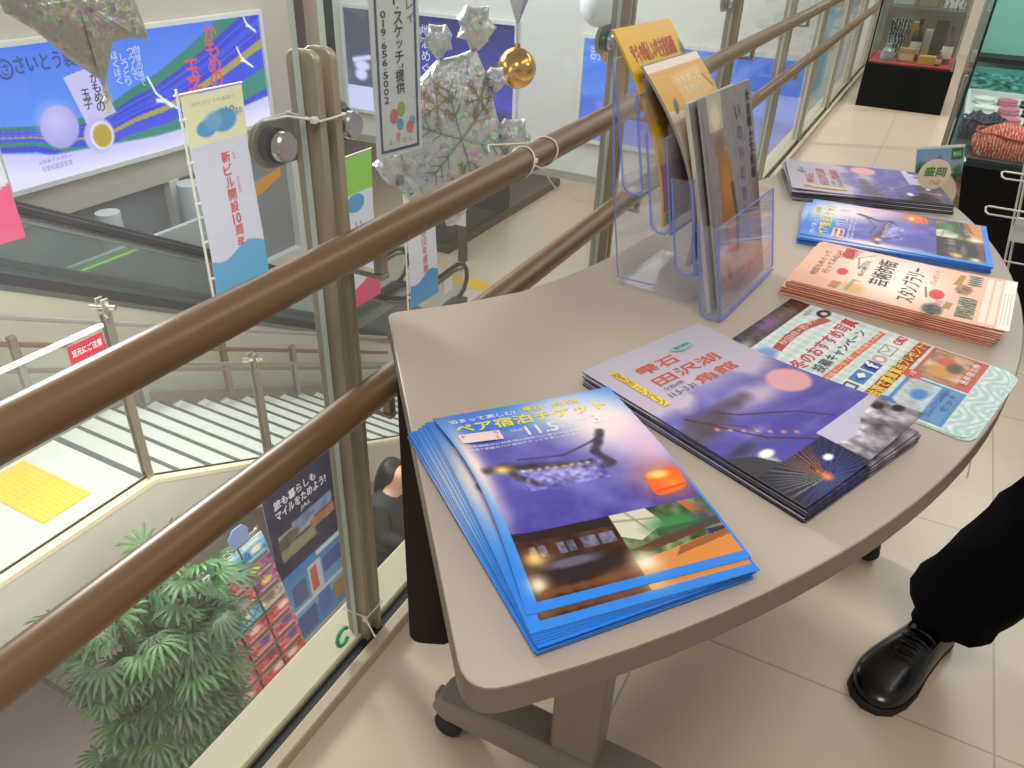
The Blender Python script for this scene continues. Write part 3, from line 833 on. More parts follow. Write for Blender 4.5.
outl = round_poly(outl, {0: .03, len(inner) - 1: .018, len(inner): .03, len(outl) - 1: .03})
TAB = thing('curved_table', 'gray crescent-shaped table with rounded edges and caster legs carrying the pamphlet stacks', 'table', (-.2, 1.1, 0))
m = MB(); m.prism(outl, TZ - .03, TZ)
tt = m.build('tabletop', [M['table'], M['table_edge']], TAB, bevel=.0022, seg=2)
for p in tt.data.polygons:
    if abs(p.normal.z) < .5: p.material_index = 1
def t_leg(cx, cy, x0, x1):
    MB().box((cx - .038, cy - .024, .09), (cx + .038, cy + .024, TZ - .03)).build('leg', M['table_metal'], TAB, bevel=.006)
    MB().box((cx - .06, cy - .16, TZ - .045), (cx + .06, cy + .16, TZ - .03)).build('top_bracket', M['table_metal'], TAB, bevel=.003)
    ft = MB().prism(round_poly([(x0, .075), (x0 + .02, .055), (x1 - .02, .055), (x1, .075), (x1 - .01, .095), (cx + .1, .118), (cx - .1, .118), (x0 + .01, .095)], {}), cy - .03, cy + .03, f=lambda x, z, d: V((x, d, z)))
    ft.build('foot', M['table_metal'], TAB, bevel=.006)
    for x in (x0 + .012, x1 - .012):
        ca = MB().box((x - .016, cy - .012, .048), (x + .016, cy + .012, .085))
        c = ca.build('caster', M['table_metal'], TAB, bevel=.004)
        for s in (-1, 1):
            MB().lathe([(0, -.009), (.021, -.009), (.025, -.005), (.025, .005), (.021, .009), (0, .009)], (x + .012, cy + s * .012, .025), 20, (0, 1, 0)).build('wheel', M['black_rubber'], c)
t_leg(-.215, .70, -.462, .10)
t_leg(-.18, 1.50, -.36, .135)
# folded modesty panel under the inner edge
pp = [(-.552, .748), (-.50, .772), (-.44, .86), (-.39, 1.02), (-.355, 1.2), (-.32, 1.40)]
m = MB(); n = len(pp)
for (a, b) in zip(pp[:-1], pp[1:]):
    pass
zlo = [.125, .10] + [.10] * (n - 2)
vs = []; 
def panel_row(off):
    r = []
    for k, (x, y) in enumerate(pp):
        d = V((pp[min(k + 1, n - 1)][0] - pp[max(k - 1, 0)][0], pp[min(k + 1, n - 1)][1] - pp[max(k - 1, 0)][1], 0)).normalized(); nn = V((-d.y, d.x, 0)) * off
        r.append(V((x, y, 0)) + nn)
    return r
A0, A1 = panel_row(-.004), panel_row(.004)
def zb(k): return .10
verts = []; faces = []
q0 = A0[0] + (A0[1] - A0[0]) * .02; 
cols = []
d01 = (V((*pp[1], 0)) - V((*pp[0], 0)))
samples = [(0, .122)] + [(.0 + .022 * (1 - math.cos(t)) / d01.length, .122 - .022 * math.sin(t)) for t in [math.radians(18 * q) for q in range(1, 6)]]
rows = []
for s, z in samples:
    rows.append((A0[0].lerp(A0[1], s), A1[0].lerp(A1[1], s), z))
for k in range(1, n): rows.append((A0[k], A1[k], .10))
for a, b, z in rows:
    verts += [(a.x, a.y, z), (b.x, b.y, z), (a.x, a.y, TZ - .032), (b.x, b.y, TZ - .032)]
R = len(rows)
for i in range(R - 1):
    o, q = 4 * i, 4 * i + 4
    faces += [(o, q, q + 2, o + 2), (o + 1, o + 3, q + 3, q + 1), (o, o + 1, q + 1, q), (o + 2, q + 2, q + 3, o + 3)]
faces += [(0, 2, 3, 1), (4 * R - 4, 4 * R - 3, 4 * R - 1, 4 * R - 2)]
MB().add(verts, faces).build('modesty_panel', M['dark_panel'], TAB)

# ------------------------------------------------------------------ pamphlets
EDGE = {}
def flat(x, y, d): return V((x, y, -d))
def lift(f, h): return lambda x, y: f(x, y, -h)
def solo(me, name, label, cat, loc, rz, group=None):
    o = place(me, name, None, None)
    o.location = loc; o.rotation_euler = (0, 0, rz)
    WM[o.name] = Matrix.Translation(V(loc)) @ Matrix.Rotation(rz, 4, 'Z')
    return props(o, label, cat, group)
def local_build(mb, name, m, parent):
    """mesh already written in the parent's own frame"""
    keep = WM[parent.name]; WM[parent.name] = Matrix.Identity(4)
    o = mb.build(name, m, parent); WM[parent.name] = keep; WM[o.name] = keep.copy()
    return o
def dup_flat(me, name, label, cat, loc, rz, group):
    o = bpy.data.objects.new(name, me); C.objects.link(o)
    o.location = loc; o.rotation_euler = (0, 0, rz)
    return props(o, label, cat, group)

def lettering(parent, f, items, w, h):
    """items: part name, ink, list of (kind, body, u0, v0, u1, v1, bold) in page fractions (v down); later parts lie a hair above earlier ones"""
    e = 1e-3; o_ = f(w / 2, h / 2); n_ = (f(w / 2 + e, h / 2) - o_).cross(f(w / 2, h / 2 + e) - o_).normalized()
    for q, (name, m, its) in enumerate(items):
        mb = MB(); g = lambda x, y, q=q: f(x, y) + n_ * (.00025 * q)
        for it in its:
            if it[0] == 't':
                _, body, u0, v0, u1, v1, b = it
                text(mb, body, u0 * w, (1 - v1) * h, u1 * w, (1 - v0) * h, g, 0, b)
            elif it[0] == 'v':
                _, body, u, v, size, pitch, b = it
                vtext(mb, body, u * w, (1 - v) * h, size * w, pitch * w, g, 0, b)
        local_build(mb, name, m, parent)

T_TICKET = lambda: [
    ('title_lettering', ink('#f4e64a'), [('t', 'ペア宿泊チケット', .07, .085, .90, .15, .02), ('t', '雫石・田沢湖', .47, .038, .78, .07, .02)]),
    ('subtitle_lettering', ink('#eef3ff'), [('t', '泊まって楽しむ!', .06, .045, .42, .075, .01), ('t', '令和4年', .33, .178, .40, .20, 0), ('t', '11.5', .41, .175, .575, .235, .02), ('t', '土', .585, .205, .615, .23, 0), ('t', '▶', .64, .195, .665, .215, 0), ('t', '令和5年', .69, .178, .76, .20, 0), ('t', '3.', .77, .175, .84, .235, .02),
        ('t', '対象期間中に対象宿泊施設へご宿泊のお客様へ', .07, .248, .70, .262, 0), ('t', '抽選で素敵なペア宿泊チケットを差し上げます', .07, .27, .66, .284, 0)]),
    ('price_tag', ink('#f2dcd8'), [('t', '■', .055, .168, .28, .232, .0)]),
    ('price_lettering', ink('#c93a34'), [('t', 'おとな15,000円', .07, .174, .265, .198, .01), ('t', '最大500円', .09, .205, .255, .228, .02)]),
]
T_LAKES = lambda: [
    ('title_lettering', ink('#c9553a'), [('t', '雫石', .24, .115, .55, .172, .01), ('t', '田沢湖', .24, .200, .77, .258, .01), ('t', '角館', .44, .288, .77, .345, .01)]),
    ('ribbon', ink('#e3c64e'), [('t', '■', .10, .08, .15, .36, 0)]),
    ('ribbon_lettering', ink('#6c5a2a'), [('v', '秋冬の旅キャンペーン', .125, .085, .045, .037, .0)]),
    ('tag', ink('#8fb4b0'), [('t', '●', .58, .075, .76, .125, 0)]),
    ('year_lettering', ink('#4a4660'), [('t', '令和4年', .22, .275, .38, .297, 0)]),
    ('date_lettering', ink('#4a4660'), [('t', '11.5~3.31', .20, .315, .40, .342, .005)]),
    ('tag_lettering', ink('#3f5a5c'), [('t', '観光案内', .61, .09, .73, .11, 0)]),
]
T_CAMP = lambda: [
    ('title_lettering', ink('#d0314f'), [('t', '#冬のおすすめ写真', .0, .275, .97, .35, .02)]),
    ('stamp_lettering', ink('#d0314f'), [('t', 'OK!', .84, .525, .97, .565, .03)]),
    ('subtitle_lettering', ink('#3a3c44'), [('t', '投稿キャンペーン', .12, .362, .86, .415, .01), ('t', 'めざせ!', .8, .115, .92, .14, 0)]),
    ('ribbon_lettering', ink('#f4e6da'), [('t', '秋田県×岩手県', .28, .163, .82, .195, .0), ('t', '投稿テーマ「冬」の写真を大募集', .06, .435, .92, .465, 0), ('t', '温泉宿泊券', .6, .848, .93, .878, .02), ('t', 'A賞', .485, .672, .555, .698, .0)]),
    ('band_lettering', ink('#f2d43a'), [('t', '抽選で豪華賞品プレゼント!', .07, .603, .96, .655, .02)]),
    ('blue_lettering', ink('#2f5fa8'), [('t', 'B賞', .03, .665, .11, .695, .01), ('t', 'プレミアム商品', .07, .82, .46, .845, .01), ('t', 'セット', .2, .852, .44, .88, .01)]),
    ('icon', ink('#f2f4f6'), [('t', 'f', .40, .512, .46, .565, .04), ('t', '◆', .21, .52, .30, .558, 0), ('t', '冬のアイテム', .10, .70, .46, .714, 0)]),
]
T_PINK = lambda: [
    ('title_lettering', ink('#3a3532'), [('t', '芸術的街', .30, .335, .88, .43, .01), ('t', 'スタンプラリー', .12, .485, .86, .575, .005)]),
    ('subtitle_lettering', ink('#5f5450'), [('t', '何度もめぐって', .22, .05, .80, .088, 0), ('t', '行ってみたい!', .30, .10, .86, .138, 0), ('t', '街の魅力を', .40, .27, .78, .30, 0)]),
    ('red_lettering', ink('#cc3a40'), [('t', '盛岡', .74, .14, .96, .20, .02), ('t', 'プレゼント', .56, .61, .9, .64, 0)]),
]
pw, ph = .21, .297
PR = M['print']

# near stack of blue ticket pamphlets
lo = art_ticket(40, 56)
e1, e2 = mat('blue_paper_edge', '#4c96ea', .5), mat('deep_blue_paper_edge', '#2a68c8', .5)
t1 = .0010
lowA = [grid_mesh('ticket_pamphlet', lo, .203, ph, flat, t1, [PR, e]) for e in (e1, e2)]
GA = 'blue stay-ticket pamphlets in the near stack'
z = TZ + .0006
for k in range(8):
    z += t1 + .0002
    rz = math.radians(52.8 + random.uniform(-.7, .7))
    dup_flat(lowA[k % 2], 'ticket_pamphlet', 'blue ticket pamphlet squared up low in the near stack, edges showing', 'pamphlet', (-.151 + random.uniform(-.0015, .0015), .36 + random.uniform(-.0015, .0015), z), rz, GA)
def arch(h, lean=.3, k_=.985):
    return lambda x, y, d: V((x * .972, y * k_, h * math.sin(PI * min(max(y / ph, 0), 1)) ** 1.0 * (1 - lean * x / pw) - d))
fan = [('second lowest', 51.6), ('middle', 50.6), ('upper', 49.7), ('next to last', 48.9)]
for k, (nm, deg) in enumerate(fan):
    z += t1 + .0003
    f = arch(.0012 * (k + 1))
    z += .0
    me = grid_mesh('ticket_pamphlet', lo, pw, ph, f, t1, [PR, e1])
    o = solo(me, 'ticket_pamphlet', 'blue ticket pamphlet fanned out to the right under the top sheets of the near stack', 'pamphlet', (-.153 - .0015 * k, .361 + .001 * k, z), math.radians(deg), GA)
hi = art_ticket(200, 284)
z += t1 + .0004
f = arch(.0065, .3, .955)
o = solo(grid_mesh('ticket_pamphlet', hi, pw, ph, f, t1, [PR, e1]), 'ticket_pamphlet', 'blue ticket pamphlet second from top of the near stack, its lower photo strip showing', 'pamphlet', (-.1585, .364, z), math.radians(48.4), GA)
lettering(o, lift(f, .0004), T_TICKET(), pw, ph)
z += t1 + .001
def ftop(x, y, d):
    s = math.sin(PI * min(max(y / ph, 0), 1))
    e = max(0, 1 - x / (.05)) ** 2
    return V((x * .962 + .007 * e * s, y * .93, .010 * s * (1 - .35 * x / pw) + .006 * e * s + .004 * max(0, (x / pw) - .6) * (y / ph) ** 2 * 2 - d))
o = solo(grid_mesh('ticket_pamphlet', art_ticket(260, 368), pw, ph, ftop, t1, [PR, e1]), 'ticket_pamphlet', 'topmost bowed blue ticket pamphlet of the near stack with a glowing orange lantern', 'pamphlet', (-.1685, .3765, z), math.radians(47.6), GA)
lettering(o, lift(ftop, .0005), T_TICKET(), pw, ph)

# lake guide booklets, middle stack
loB = art_lakes(40, 56)
bed, bel, bew = mat('booklet_dark_edge', '#2f2e36', .5), mat('booklet_gray_edge', '#74747e', .5), mat('booklet_white_edge', '#c9c9d2', .5)
tb = .0014
meB = [grid_mesh('lake_guide_booklet', loB, pw, ph, flat, tb, [PR, e]) for e in (bed, bel, bed, bew)]
GB = 'lake guide booklets in the middle stack'
z = TZ + .0006
for k in range(9):
    z += tb + .0002
    dup_flat(meB[k % 4], 'lake_guide_booklet', 'gray-edged lake guide booklet beneath the top copy of the middle stack', 'booklet', (-.001 + random.uniform(-.002, .002) - .0006 * (k > 4), .616 + random.uniform(-.002, .002), z), math.radians(66.8 + random.uniform(-.6, .6)), GB)
z += tb + .0004
def fB(x, y, d):
    a = max(0, x / pw - .25) / .75; b = max(0, 1 - y / ph - .25) / .75; t = y / ph
    return V((x, y, .020 * a ** 1.6 * b ** 1.5 + .0012 + .004 * max(0, t - .8) * (1 - .3 * x / pw) - d))
o = solo(grid_mesh('lake_guide_booklet', art_lakes(230, 326), pw, ph, fB, tb, [PR, bel]), 'lake_guide_booklet', 'topmost lavender lake guide booklet of the middle stack with fireworks photo', 'booklet', (-.0035, .6165, z), math.radians(67.0), GB)
lettering(o, lift(fB, .0004), T_LAKES(), pw, ph)
z0 = z

# flat campaign leaflets with rounded lower corners
aC = art_campaign(230, 326)
def fC(x, y, d):
    r = .016
    X, Y = x, y
    if y < r:
        dy = r - y; ins = r - math.sqrt(max(r * r - dy * dy, 0)); X = ins + x * (pw - 2 * ins) / pw
    return V((X, Y, -d))
wC = .20
loC = art_campaign(60, 84)
ec = mat('pale_teal_paper_edge', '#b4d4d2', .5)
dup_flat(grid_mesh('campaign_leaflet', loC, wC, ph, fC, .0006, [PR, ec]), 'campaign_leaflet', 'pale checked campaign leaflet lying under the other one, only its near edge showing', 'leaflet', (.1345, .8365, TZ + .0012), math.radians(75.0), 'photo campaign leaflets')
o = solo(grid_mesh('campaign_leaflet', aC, wC, ph, fC, .0006, [PR, ec]), 'campaign_leaflet', 'pale blue checked photo campaign leaflet with rounded corners lying flat between two stacks', 'leaflet', (.131, .840, TZ + .0022), math.radians(75.6), 'photo campaign leaflets')
lettering(o, lambda x, y: V((x, y, .0003)), T_CAMP(), wC, ph)

# pink stamp rally flyers
loD = art_pink(40, 56)
pe1, pe2 = mat('pink_paper_edge', '#eba88e', .5), mat('dark_pink_paper_edge', '#b4604a', .5)
td = .0014; wD = .190; hD = .281
meD = [grid_mesh('stamp_rally_flyer', loD, wD, hD, flat, td, [PR, e]) for e in (pe1, pe2)]
GD = 'pink stamp rally flyers'
z = TZ + .0006
for k in range(13):
    z += td + .00025
    dx = -.006 if k < 7 else 0
    dup_flat(meD[k % 2], 'stamp_rally_flyer', 'salmon pink flyer in the striped pile beneath the top stamp rally flyer', 'flyer', (.160 + dx + random.uniform(-.0012, .0012), 1.099 + random.uniform(-.001, .001), z), math.radians(85.3 + random.uniform(-.4, .4)), GD)
z += td + .0005
fD = lambda x, y, d: V((x, y, .003 * max(0, 1 - y / hD * 2.5) ** 2 - d))
o = solo(grid_mesh('stamp_rally_flyer', art_pink(190, 280), wD, hD, fD, td, [PR, pe1]), 'stamp_rally_flyer', 'topmost pink stamp rally flyer of its pile with black brush lettering', 'flyer', (.166, 1.1, z), math.radians(85.6), GD)
lettering(o, lift(fD, .0004), T_PINK(), wD, hD)

# second stack of the blue ticket pamphlets
GE = 'blue stay-ticket pamphlets in the far stack'
z = TZ + .0006
for k in range(8):
    z += t1 + .0003
    dup_flat(lowA[k % 2], 'ticket_pamphlet', 'blue ticket pamphlet under the top copy of the stack behind the pink flyers', 'pamphlet', (.152 + random.uniform(-.002, .002), 1.378 + random.uniform(-.001, .001), z), math.radians(96.0 + random.uniform(-.9, .9)), GE)
z += t1 + .0004
o = solo(grid_mesh('ticket_pamphlet', art_ticket(150, 212), pw, ph, flat, t1, [PR, e1]), 'ticket_pamphlet', 'top blue ticket pamphlet of the stack behind the pink flyers', 'pamphlet', (.153, 1.377, z), math.radians(93.0), GE)
lettering(o, lift(flat, .0004), T_TICKET(), pw, ph)

# second stack of the lake booklets at the far end
GF = 'lake guide booklets in the far stack'
z = TZ + .0006
for k in range(10):
    z += tb + .0003
    dup_flat(meB[k % 4], 'lake_guide_booklet', 'dark-edged lake guide booklet under the top copy of the farthest stack', 'booklet', (.088 + random.uniform(-.002, .002), 1.664 + random.uniform(-.001, .001), z), math.radians(106.0 + random.uniform(-1.2, 1.2)), GF)
z += tb + .0004
fF = lambda x, y, d: V((x, y, .0 + .006 * max(0, y / ph - .75) * 2 - d))
o = solo(grid_mesh('lake_guide_booklet', art_lakes(130, 184), pw, ph, fF, tb, [PR, bel]), 'lake_guide_booklet', 'top lavender lake guide booklet of the farthest stack beside the wire rack', 'booklet', (.086, 1.664, z), math.radians(105.0), GF)
lettering(o, lift(fF, .0004), T_LAKES(), pw, ph)
# ------------------------------------------------------------------ clear stepped leaflet holder
HO = V((-.176, .975, TZ + .001)); HW = V((.111, .994, 0)).normalized(); HD = V((.994, -.111, 0)).normalized()
LEAN = -.20
def hp(w, d, z): return HO + HW * w + HD * (d + LEAN * z) + V((0, 0, z))
HOLD = thing('leaflet_holder', 'clear acrylic stepped leaflet holder with four pockets standing on the gray table', 'leaflet holder', tuple(hp(.11, -.07, 0)))
WP = .218
def slab(m, w0, w1, d0, d1, z0, z1, e=0):
    """plate in the holder frame, leaning with it (d measured at the plate's own foot)"""
    vs = [hp(w, d, z) for z in (z0, z1) for w, d in ((w0, d0), (w1, d0), (w1, d1), (w0, d1))]
    m.add(vs, [(0, 3, 2, 1), (4, 5, 6, 7), (0, 1, 5, 4), (1, 2, 6, 5), (2, 3, 7, 6), (3, 0, 4, 7)])
zb = [.003, .055, .104, .148]
th = .0025
for k in range(4):
    d1 = (0, -.035, -.068, -.107)[k]; d0 = d1 - .028; z0 = zb[k]; zt = z0 + .125
    m = MB()
    slab(m, 0, WP, d1 - th, d1, z0, zt)                       # front
    slab(m, 0, WP, d0, d1 - th, z0, z0 + th)                  # bottom
    slab(m, 0, th, d0, d1 - th, z0 + th, zt)                  # left side
    slab(m, WP - th, WP, d0, d1 - th, z0 + th, zt)            # right side
    slab(m, 0, WP, d0 - th, d0, z0, z0 + (.19 if k < 3 else .165))   # back
    po = m.build('pocket', G_ACR, HOLD)
    for wv in (0, WP):
        e = MB()
        e.tube([hp(wv, d0, zt), hp(wv, d0, z0 + .008), hp(wv, d0 + .008, z0), hp(wv, d1 - .008, z0), hp(wv, d1, z0 + .008), hp(wv, d1, zt)], .0016, 6)
        e.build('cut_edge', G_ACRE, po)
    MB().tube([hp(0, d1, zt), hp(WP, d1, zt)], .0010, 6).build('cut_edge', G_ACRE, po)
    MB().tube([hp(0, d1, z0 + .002), hp(WP, d1, z0 + .002)], .0020, 6).build('cut_edge', G_ACRE, po)
m = MB()
slab(m, .03, WP - .03, -.166, -.164, .0, .15)
m.add([hp(.03, -.172, .002), hp(WP - .03, -.172, .002), hp(WP - .03, -.06, .002), hp(.03, -.06, .002), hp(.03, -.172, .005), hp(WP - .03, -.172, .005), hp(WP - .03, -.06, .005), hp(.03, -.06, .005)], [(0, 3, 2, 1), (4, 5, 6, 7), (0, 1, 5, 4), (1, 2, 6, 5), (2, 3, 7, 6), (3, 0, 4, 7)])
m.build('support_foot', G_ACR, HOLD)
MB().tube([hp(.0, -.137, .31), hp(.0, -.150, .15), hp(.02, -.165, .015), hp(.05, -.12, .004)], .0014, 6).build('cut_edge', G_ACRE, HOLD)
# black clip seen on the rear post top edge
def leaf_frame(w0, d0, z0, ang, bend, lean):
    """sheet standing in a pocket: x along the holder width, y up and back, curved by bend"""
    ca, sa = math.cos(ang), math.sin(ang)
    def f(x, y, d):
        X = x * ca - y * sa; Y = x * sa + y * ca
        dd = d0 + lean * Y + bend * Y * Y
        return hp_plain(w0 + X, dd - d, z0 + Y * .965)
    return f
def hp_plain(w, d, z): return HO + HW * w + HD * d + V((0, 0, z))
def standing(name, art, w, h, f, t, edge, label, cat, group=None, items=None):
    base = f(w / 2, 0, t / 2)
    g = lambda x, y, d: f(x, y, d) - base
    me = grid_mesh(name, art, w, h, g, t, [PR, edge])
    o = solo(me, name, label, cat, tuple(base), 0, group)
    if items: lettering(o, lambda x, y: g(x, y, -.0006), items, w, h)
    return o
ye, ge, we = mat('yellow_paper_edge', '#d8b62e', .5), mat('gray_paper_edge', '#9f9890', .5), mat('pale_paper_edge', '#c9c4bd', .5)
f = leaf_frame(.018, -.108, .106, 0, -1.37, -.087)
standing('tourist_booklet', art_yellow(120, 170), .172, .246, f, .004, ye, 'yellow booklet with red heading and pink starburst standing rearmost in the clear holder', 'booklet', None,
    [('title_lettering', ink('#b83a24'), [('t', 'サキの新しい冬支度新聞', .10, .075, .86, .165, .02)]), ('badge_lettering', ink('#f2d4dc'), [('t', '特集', .66, .26, .9, .28, 0), ('t', 'お得', .68, .30, .88, .32, 0)])])
f = leaf_frame(.018, -.064, .060, 0, -2.17, .150)
standing('tourist_booklet', art_yellow2(120, 200), .172, .254, f, .005, ge, 'curved booklet with mustard and gray cover leaning before the yellow booklet in the holder', 'booklet', None,
    [('title_lettering', ink('#f0e6cc'), [('t', '秋を楽しむ', .36, .075, .82, .11, 0), ('t', '温泉めぐり', .42, .125, .86, .16, 0)])])
plain = Art(16, 24, '#86817f', 3); plain.rect(0, 0, .22, 1, '#979390'); plain.speck(np.ones_like(plain.u), .06, 8, 10, 2)
f = leaf_frame(.010, -.019, .006, 0, -.1, -.25)
standing('guide_leaflet', plain, .17, .275, f, .006, we, 'thick pale gray leaflet half hidden behind the statue leaflet in the front pocket', 'leaflet')
f = leaf_frame(.020, -.010, .006, 0, -.1, -.245)
standing('guide_leaflet', art_gray(120, 220), .184, .280, f, .003, ge, 'grayish mauve leaflet with a golden statue and blue vertical title in the front pocket', 'leaflet', None,
    [('title_lettering', ink('#6478a8'), [('v', 'いのちの姿ほとけの心', .68, .09, .10, .150, .015)]), ('subtitle_lettering', ink('#3a3236'), [('v', '大迫郷土文化館', .90, .04, .085, .095, .02)])])

# ------------------------------------------------------------------ white wire rack with a town leaflet
RK = thing('wire_rack', 'white wire leaflet rack standing behind the far end of the gray table', 'wire rack', (.2, 1.98, 0))
for (xb, xt, zt_) in ((.254, .17, 1.02), (.42, .34, 1.02), (.095, .088, .70)):
    b0, t0 = V((xb, 1.93, 0)), V((xt, 1.98, 1.02)); b1, t1_ = V((xb, 2.16, 0)), V((xt, 2.02, 1.02))
    b0.x += (xb - xt) * .9 if xb > .1 else 0; b1.x += (xb - xt) * .9 if xb > .1 else 0
    MB().tube([b0, b0.lerp(t0, zt_ / 1.02)], .0024, 8).build('upright', M['wire'], RK)
    MB().tube([b1, b1.lerp(t1_, zt_ / 1.02)], .0024, 8).build('upright', M['wire'], RK)
for z, x0, x1 in ((.30, .09, .43), (.555, .09, .40)):
    MB().tube([(x0 - .01, 1.955, z), (x1, 1.955, z)], .002, 8).build('crossbar', M['wire'], RK)
for z, x0, w in ((.765, .060, .030), (.675, .068, .035), (.745, .166, .19), (.668, .160, .20)):
    MB().tube([(x0, 1.955, z), (x0 + w - .004, 1.945, z), (x0 + w, 1.93, z), (x0 + w, 1.905, z), (x0 + w - .006, 1.895, z), (x0, 1.89, z)] if w < .1 else
              [(x0 + w, 1.955, z), (x0 + .006, 1.955, z), (x0, 1.945, z), (x0, 1.91, z), (x0 + .006, 1.895, z), (x0 + w, 1.90, z)], .002, 8).build('wire_loop', M['wire'], RK)
m = MB().prism(round_rect(.222, .61, .34, .662, .006, 3), 1.925, 1.931, f=lambda x, z, d: V((x, d, z)))
pl = m.build('sign_plate', M['white'], RK)
MB().lathe([(0, 0), (.006, 0), (.006, .002), (0, .002)], (.268, 1.925, .636), 12, (0, -1, 0)).build('hole', M['black'], pl)
def fM(x, y, d): return V((x - y * .20, .02 * x + .05 * y + d, y + x * .22))
mo = art_morioka(96, 190)
base = V((.034, 1.878, .573))
o = solo(grid_mesh('town_leaflet', mo, .088, .21, fM, .002, [PR, we]), 'town_leaflet', 'tall town leaflet with mountain photo and round cream title badge in the wire rack', 'leaflet', tuple(base), 0)
lettering(o, lambda x, y: fM(x, y, -.0006), [('badge_lettering', ink('#e9f0e0'), [('t', '無料', .77, .06, .94, .11, .0)])], .088, .21)
bc = V((.0375, 1.725, .7735)); bg = lambda a, b, dd=0: bc + V((a * .98, .03 * a + b * .25 - dd, b * .97 + a * .12)) - base
BD = Art(40, 40, '#ddd1b2', 3); BD.ell(.5, .5, .47, .47, '#e3d9be', .03); BD.speck(np.ones_like(BD.u), .03, 9, 9, 2)
m = MB(); m.prism([(.0285 * math.cos(2 * PI * k / 28), .0285 * math.sin(2 * PI * k / 28)) for k in range(28)], 0, .0015, f=lambda a, b, q: bg(a, b, -q)); rb_ = local_build(m, 'round_badge', ink('#ddd0b0'), o)
m = MB(); text(m, '盛岡', -.018, -.003, .019, .014, lambda a, b: bg(a, b, .0008), 0, .02); local_build(m, 'title_lettering', ink('#2f7a3c'), rb_)
m = MB(); text(m, 'さんぽ', -.004, -.019, .014, -.009, lambda a, b: bg(a, b, .0008), 0, 0); local_build(m, 'small_lettering', ink('#c9703a'), rb_)
m = MB(); m.tube([bg(.02, -.01, -.002), V((.05, 1.80, .752)) - base, V((.055, 1.884, .70)) - base], .0012, 6); local_build(m, 'badge_stem', G_ACR, rb_)

# ------------------------------------------------------------------ showcase of sweets and cloth bags, right
SC = thing('glass_showcase', 'black-based glass showcase of sweets and cloth bags with teal backdrop at the right', 'showcase', (.9, 3.8, 0))
MB().box((.085, 3.0, 0), (1.7, 4.5, .515)).build('base', M['black'], SC, bevel=.004)
MB().box((.085, 3.0, .515), (1.7, 4.5, .528)).build('deck', mat('showcase_deck', '#3d4a4a', .3), SC)
g = MB().box((.078, 2.99, .515), (1.7, 2.998, 1.6)); g.build('glass_front', G_CASE, SC)
g = MB().box((.078, 2.998, .515), (.085, 4.5, 1.6)); g.build('glass_side', G_CASE, SC)
MB().box((.0765, 2.988, .508), (.0835, 2.998, 1.6)).build('edge_strip', M['darkgreen'], SC)
MB().box((.06, 2.975, .25), (.072, 2.987, .78)).build('edge_strip', M['steel'], SC, bevel=.002)
MB().box((.076, 2.986, .505), (1.7, 2.992, .522)).build('edge_strip', M['darkgreen'], SC)
MB().box((.09, 4.46, .55), (1.7, 4.49, 1.6)).build('back_panel', mat('teal_backdrop', '#8ed2c2', .5, var=.05), SC)
MB().box((.10, 4.30, .655), (1.7, 4.46, .675)).build('shelf', M['black'], SC)
tl = Art(60, 30, '#3f9a92', 21); tl.rect(.45, 0, 1, 1, '#6aa6b8'); tl.ell(.8, .8, .3, .5, '#8fc07a', .4); tl.speck(tl.inrect(0, .2, .42, 1), .45, 30, 18, 4)
def fS(x, y, d): return V((x, .10 * y + d, y))
solo(grid_mesh('display_card', tl, .5, .11, fS, .003, [PR, we]), 'display_card', 'teal and sky blue display card leaning behind the sweets in the showcase', 'card', (.115, 4.25, .53), 0)
TR = thing('sweets_tray', 'white square tray holding round sweets inside the right glass showcase', 'tray', (.25, 3.9, .529))
MB().box((.115, 3.42, .529), (.42, 4.20, .538)).build('tray_base', M['white'], TR, bevel=.002)
for lo_, hi_ in (((.115, 3.42, .538), (.130, 4.20, .556)), ((.405, 3.42, .538), (.42, 4.20, .556)), ((.130, 3.42, .538), (.405, 3.435, .556)), ((.130, 4.185, .538), (.405, 4.20, .556))):
    MB().box(lo_, hi_).build('rim', M['white'], TR, bevel=.002)
def sweet(x, y, c, label, z=.5385):
    t = thing('round_sweet', label, 'sweet', (x, y, z), 0, 'round sweets in the tray')
    for a, b, cc in ((0, .010, c), (.0102, .014, '#e8d9d4' if c != '#efefec' else '#d9d9d4'), (.0142, .024, c)):
        MB().lathe([(0, a), (.034, a), (.038, a + .0015), (.038, b - .0015), (.034, b), (0, b)], (x, y, z), 20).build('filling' if a == .0102 else 'shell', ink(cc, .5), t)
for i, y in enumerate((3.58, 3.78, 3.98)):
    nm = ('nearest', 'middle', 'farthest')[i]
    sweet(.185, y, '#efefec', f'{nm} white round sweet in the left row of the showcase tray')
    sweet(.270, y, '#d0688c', f'{nm} pink round sweet in the middle row of the showcase tray')
    sweet(.355, y, '#23231f', f'{nm} black round sweet in the right row of the showcase tray')
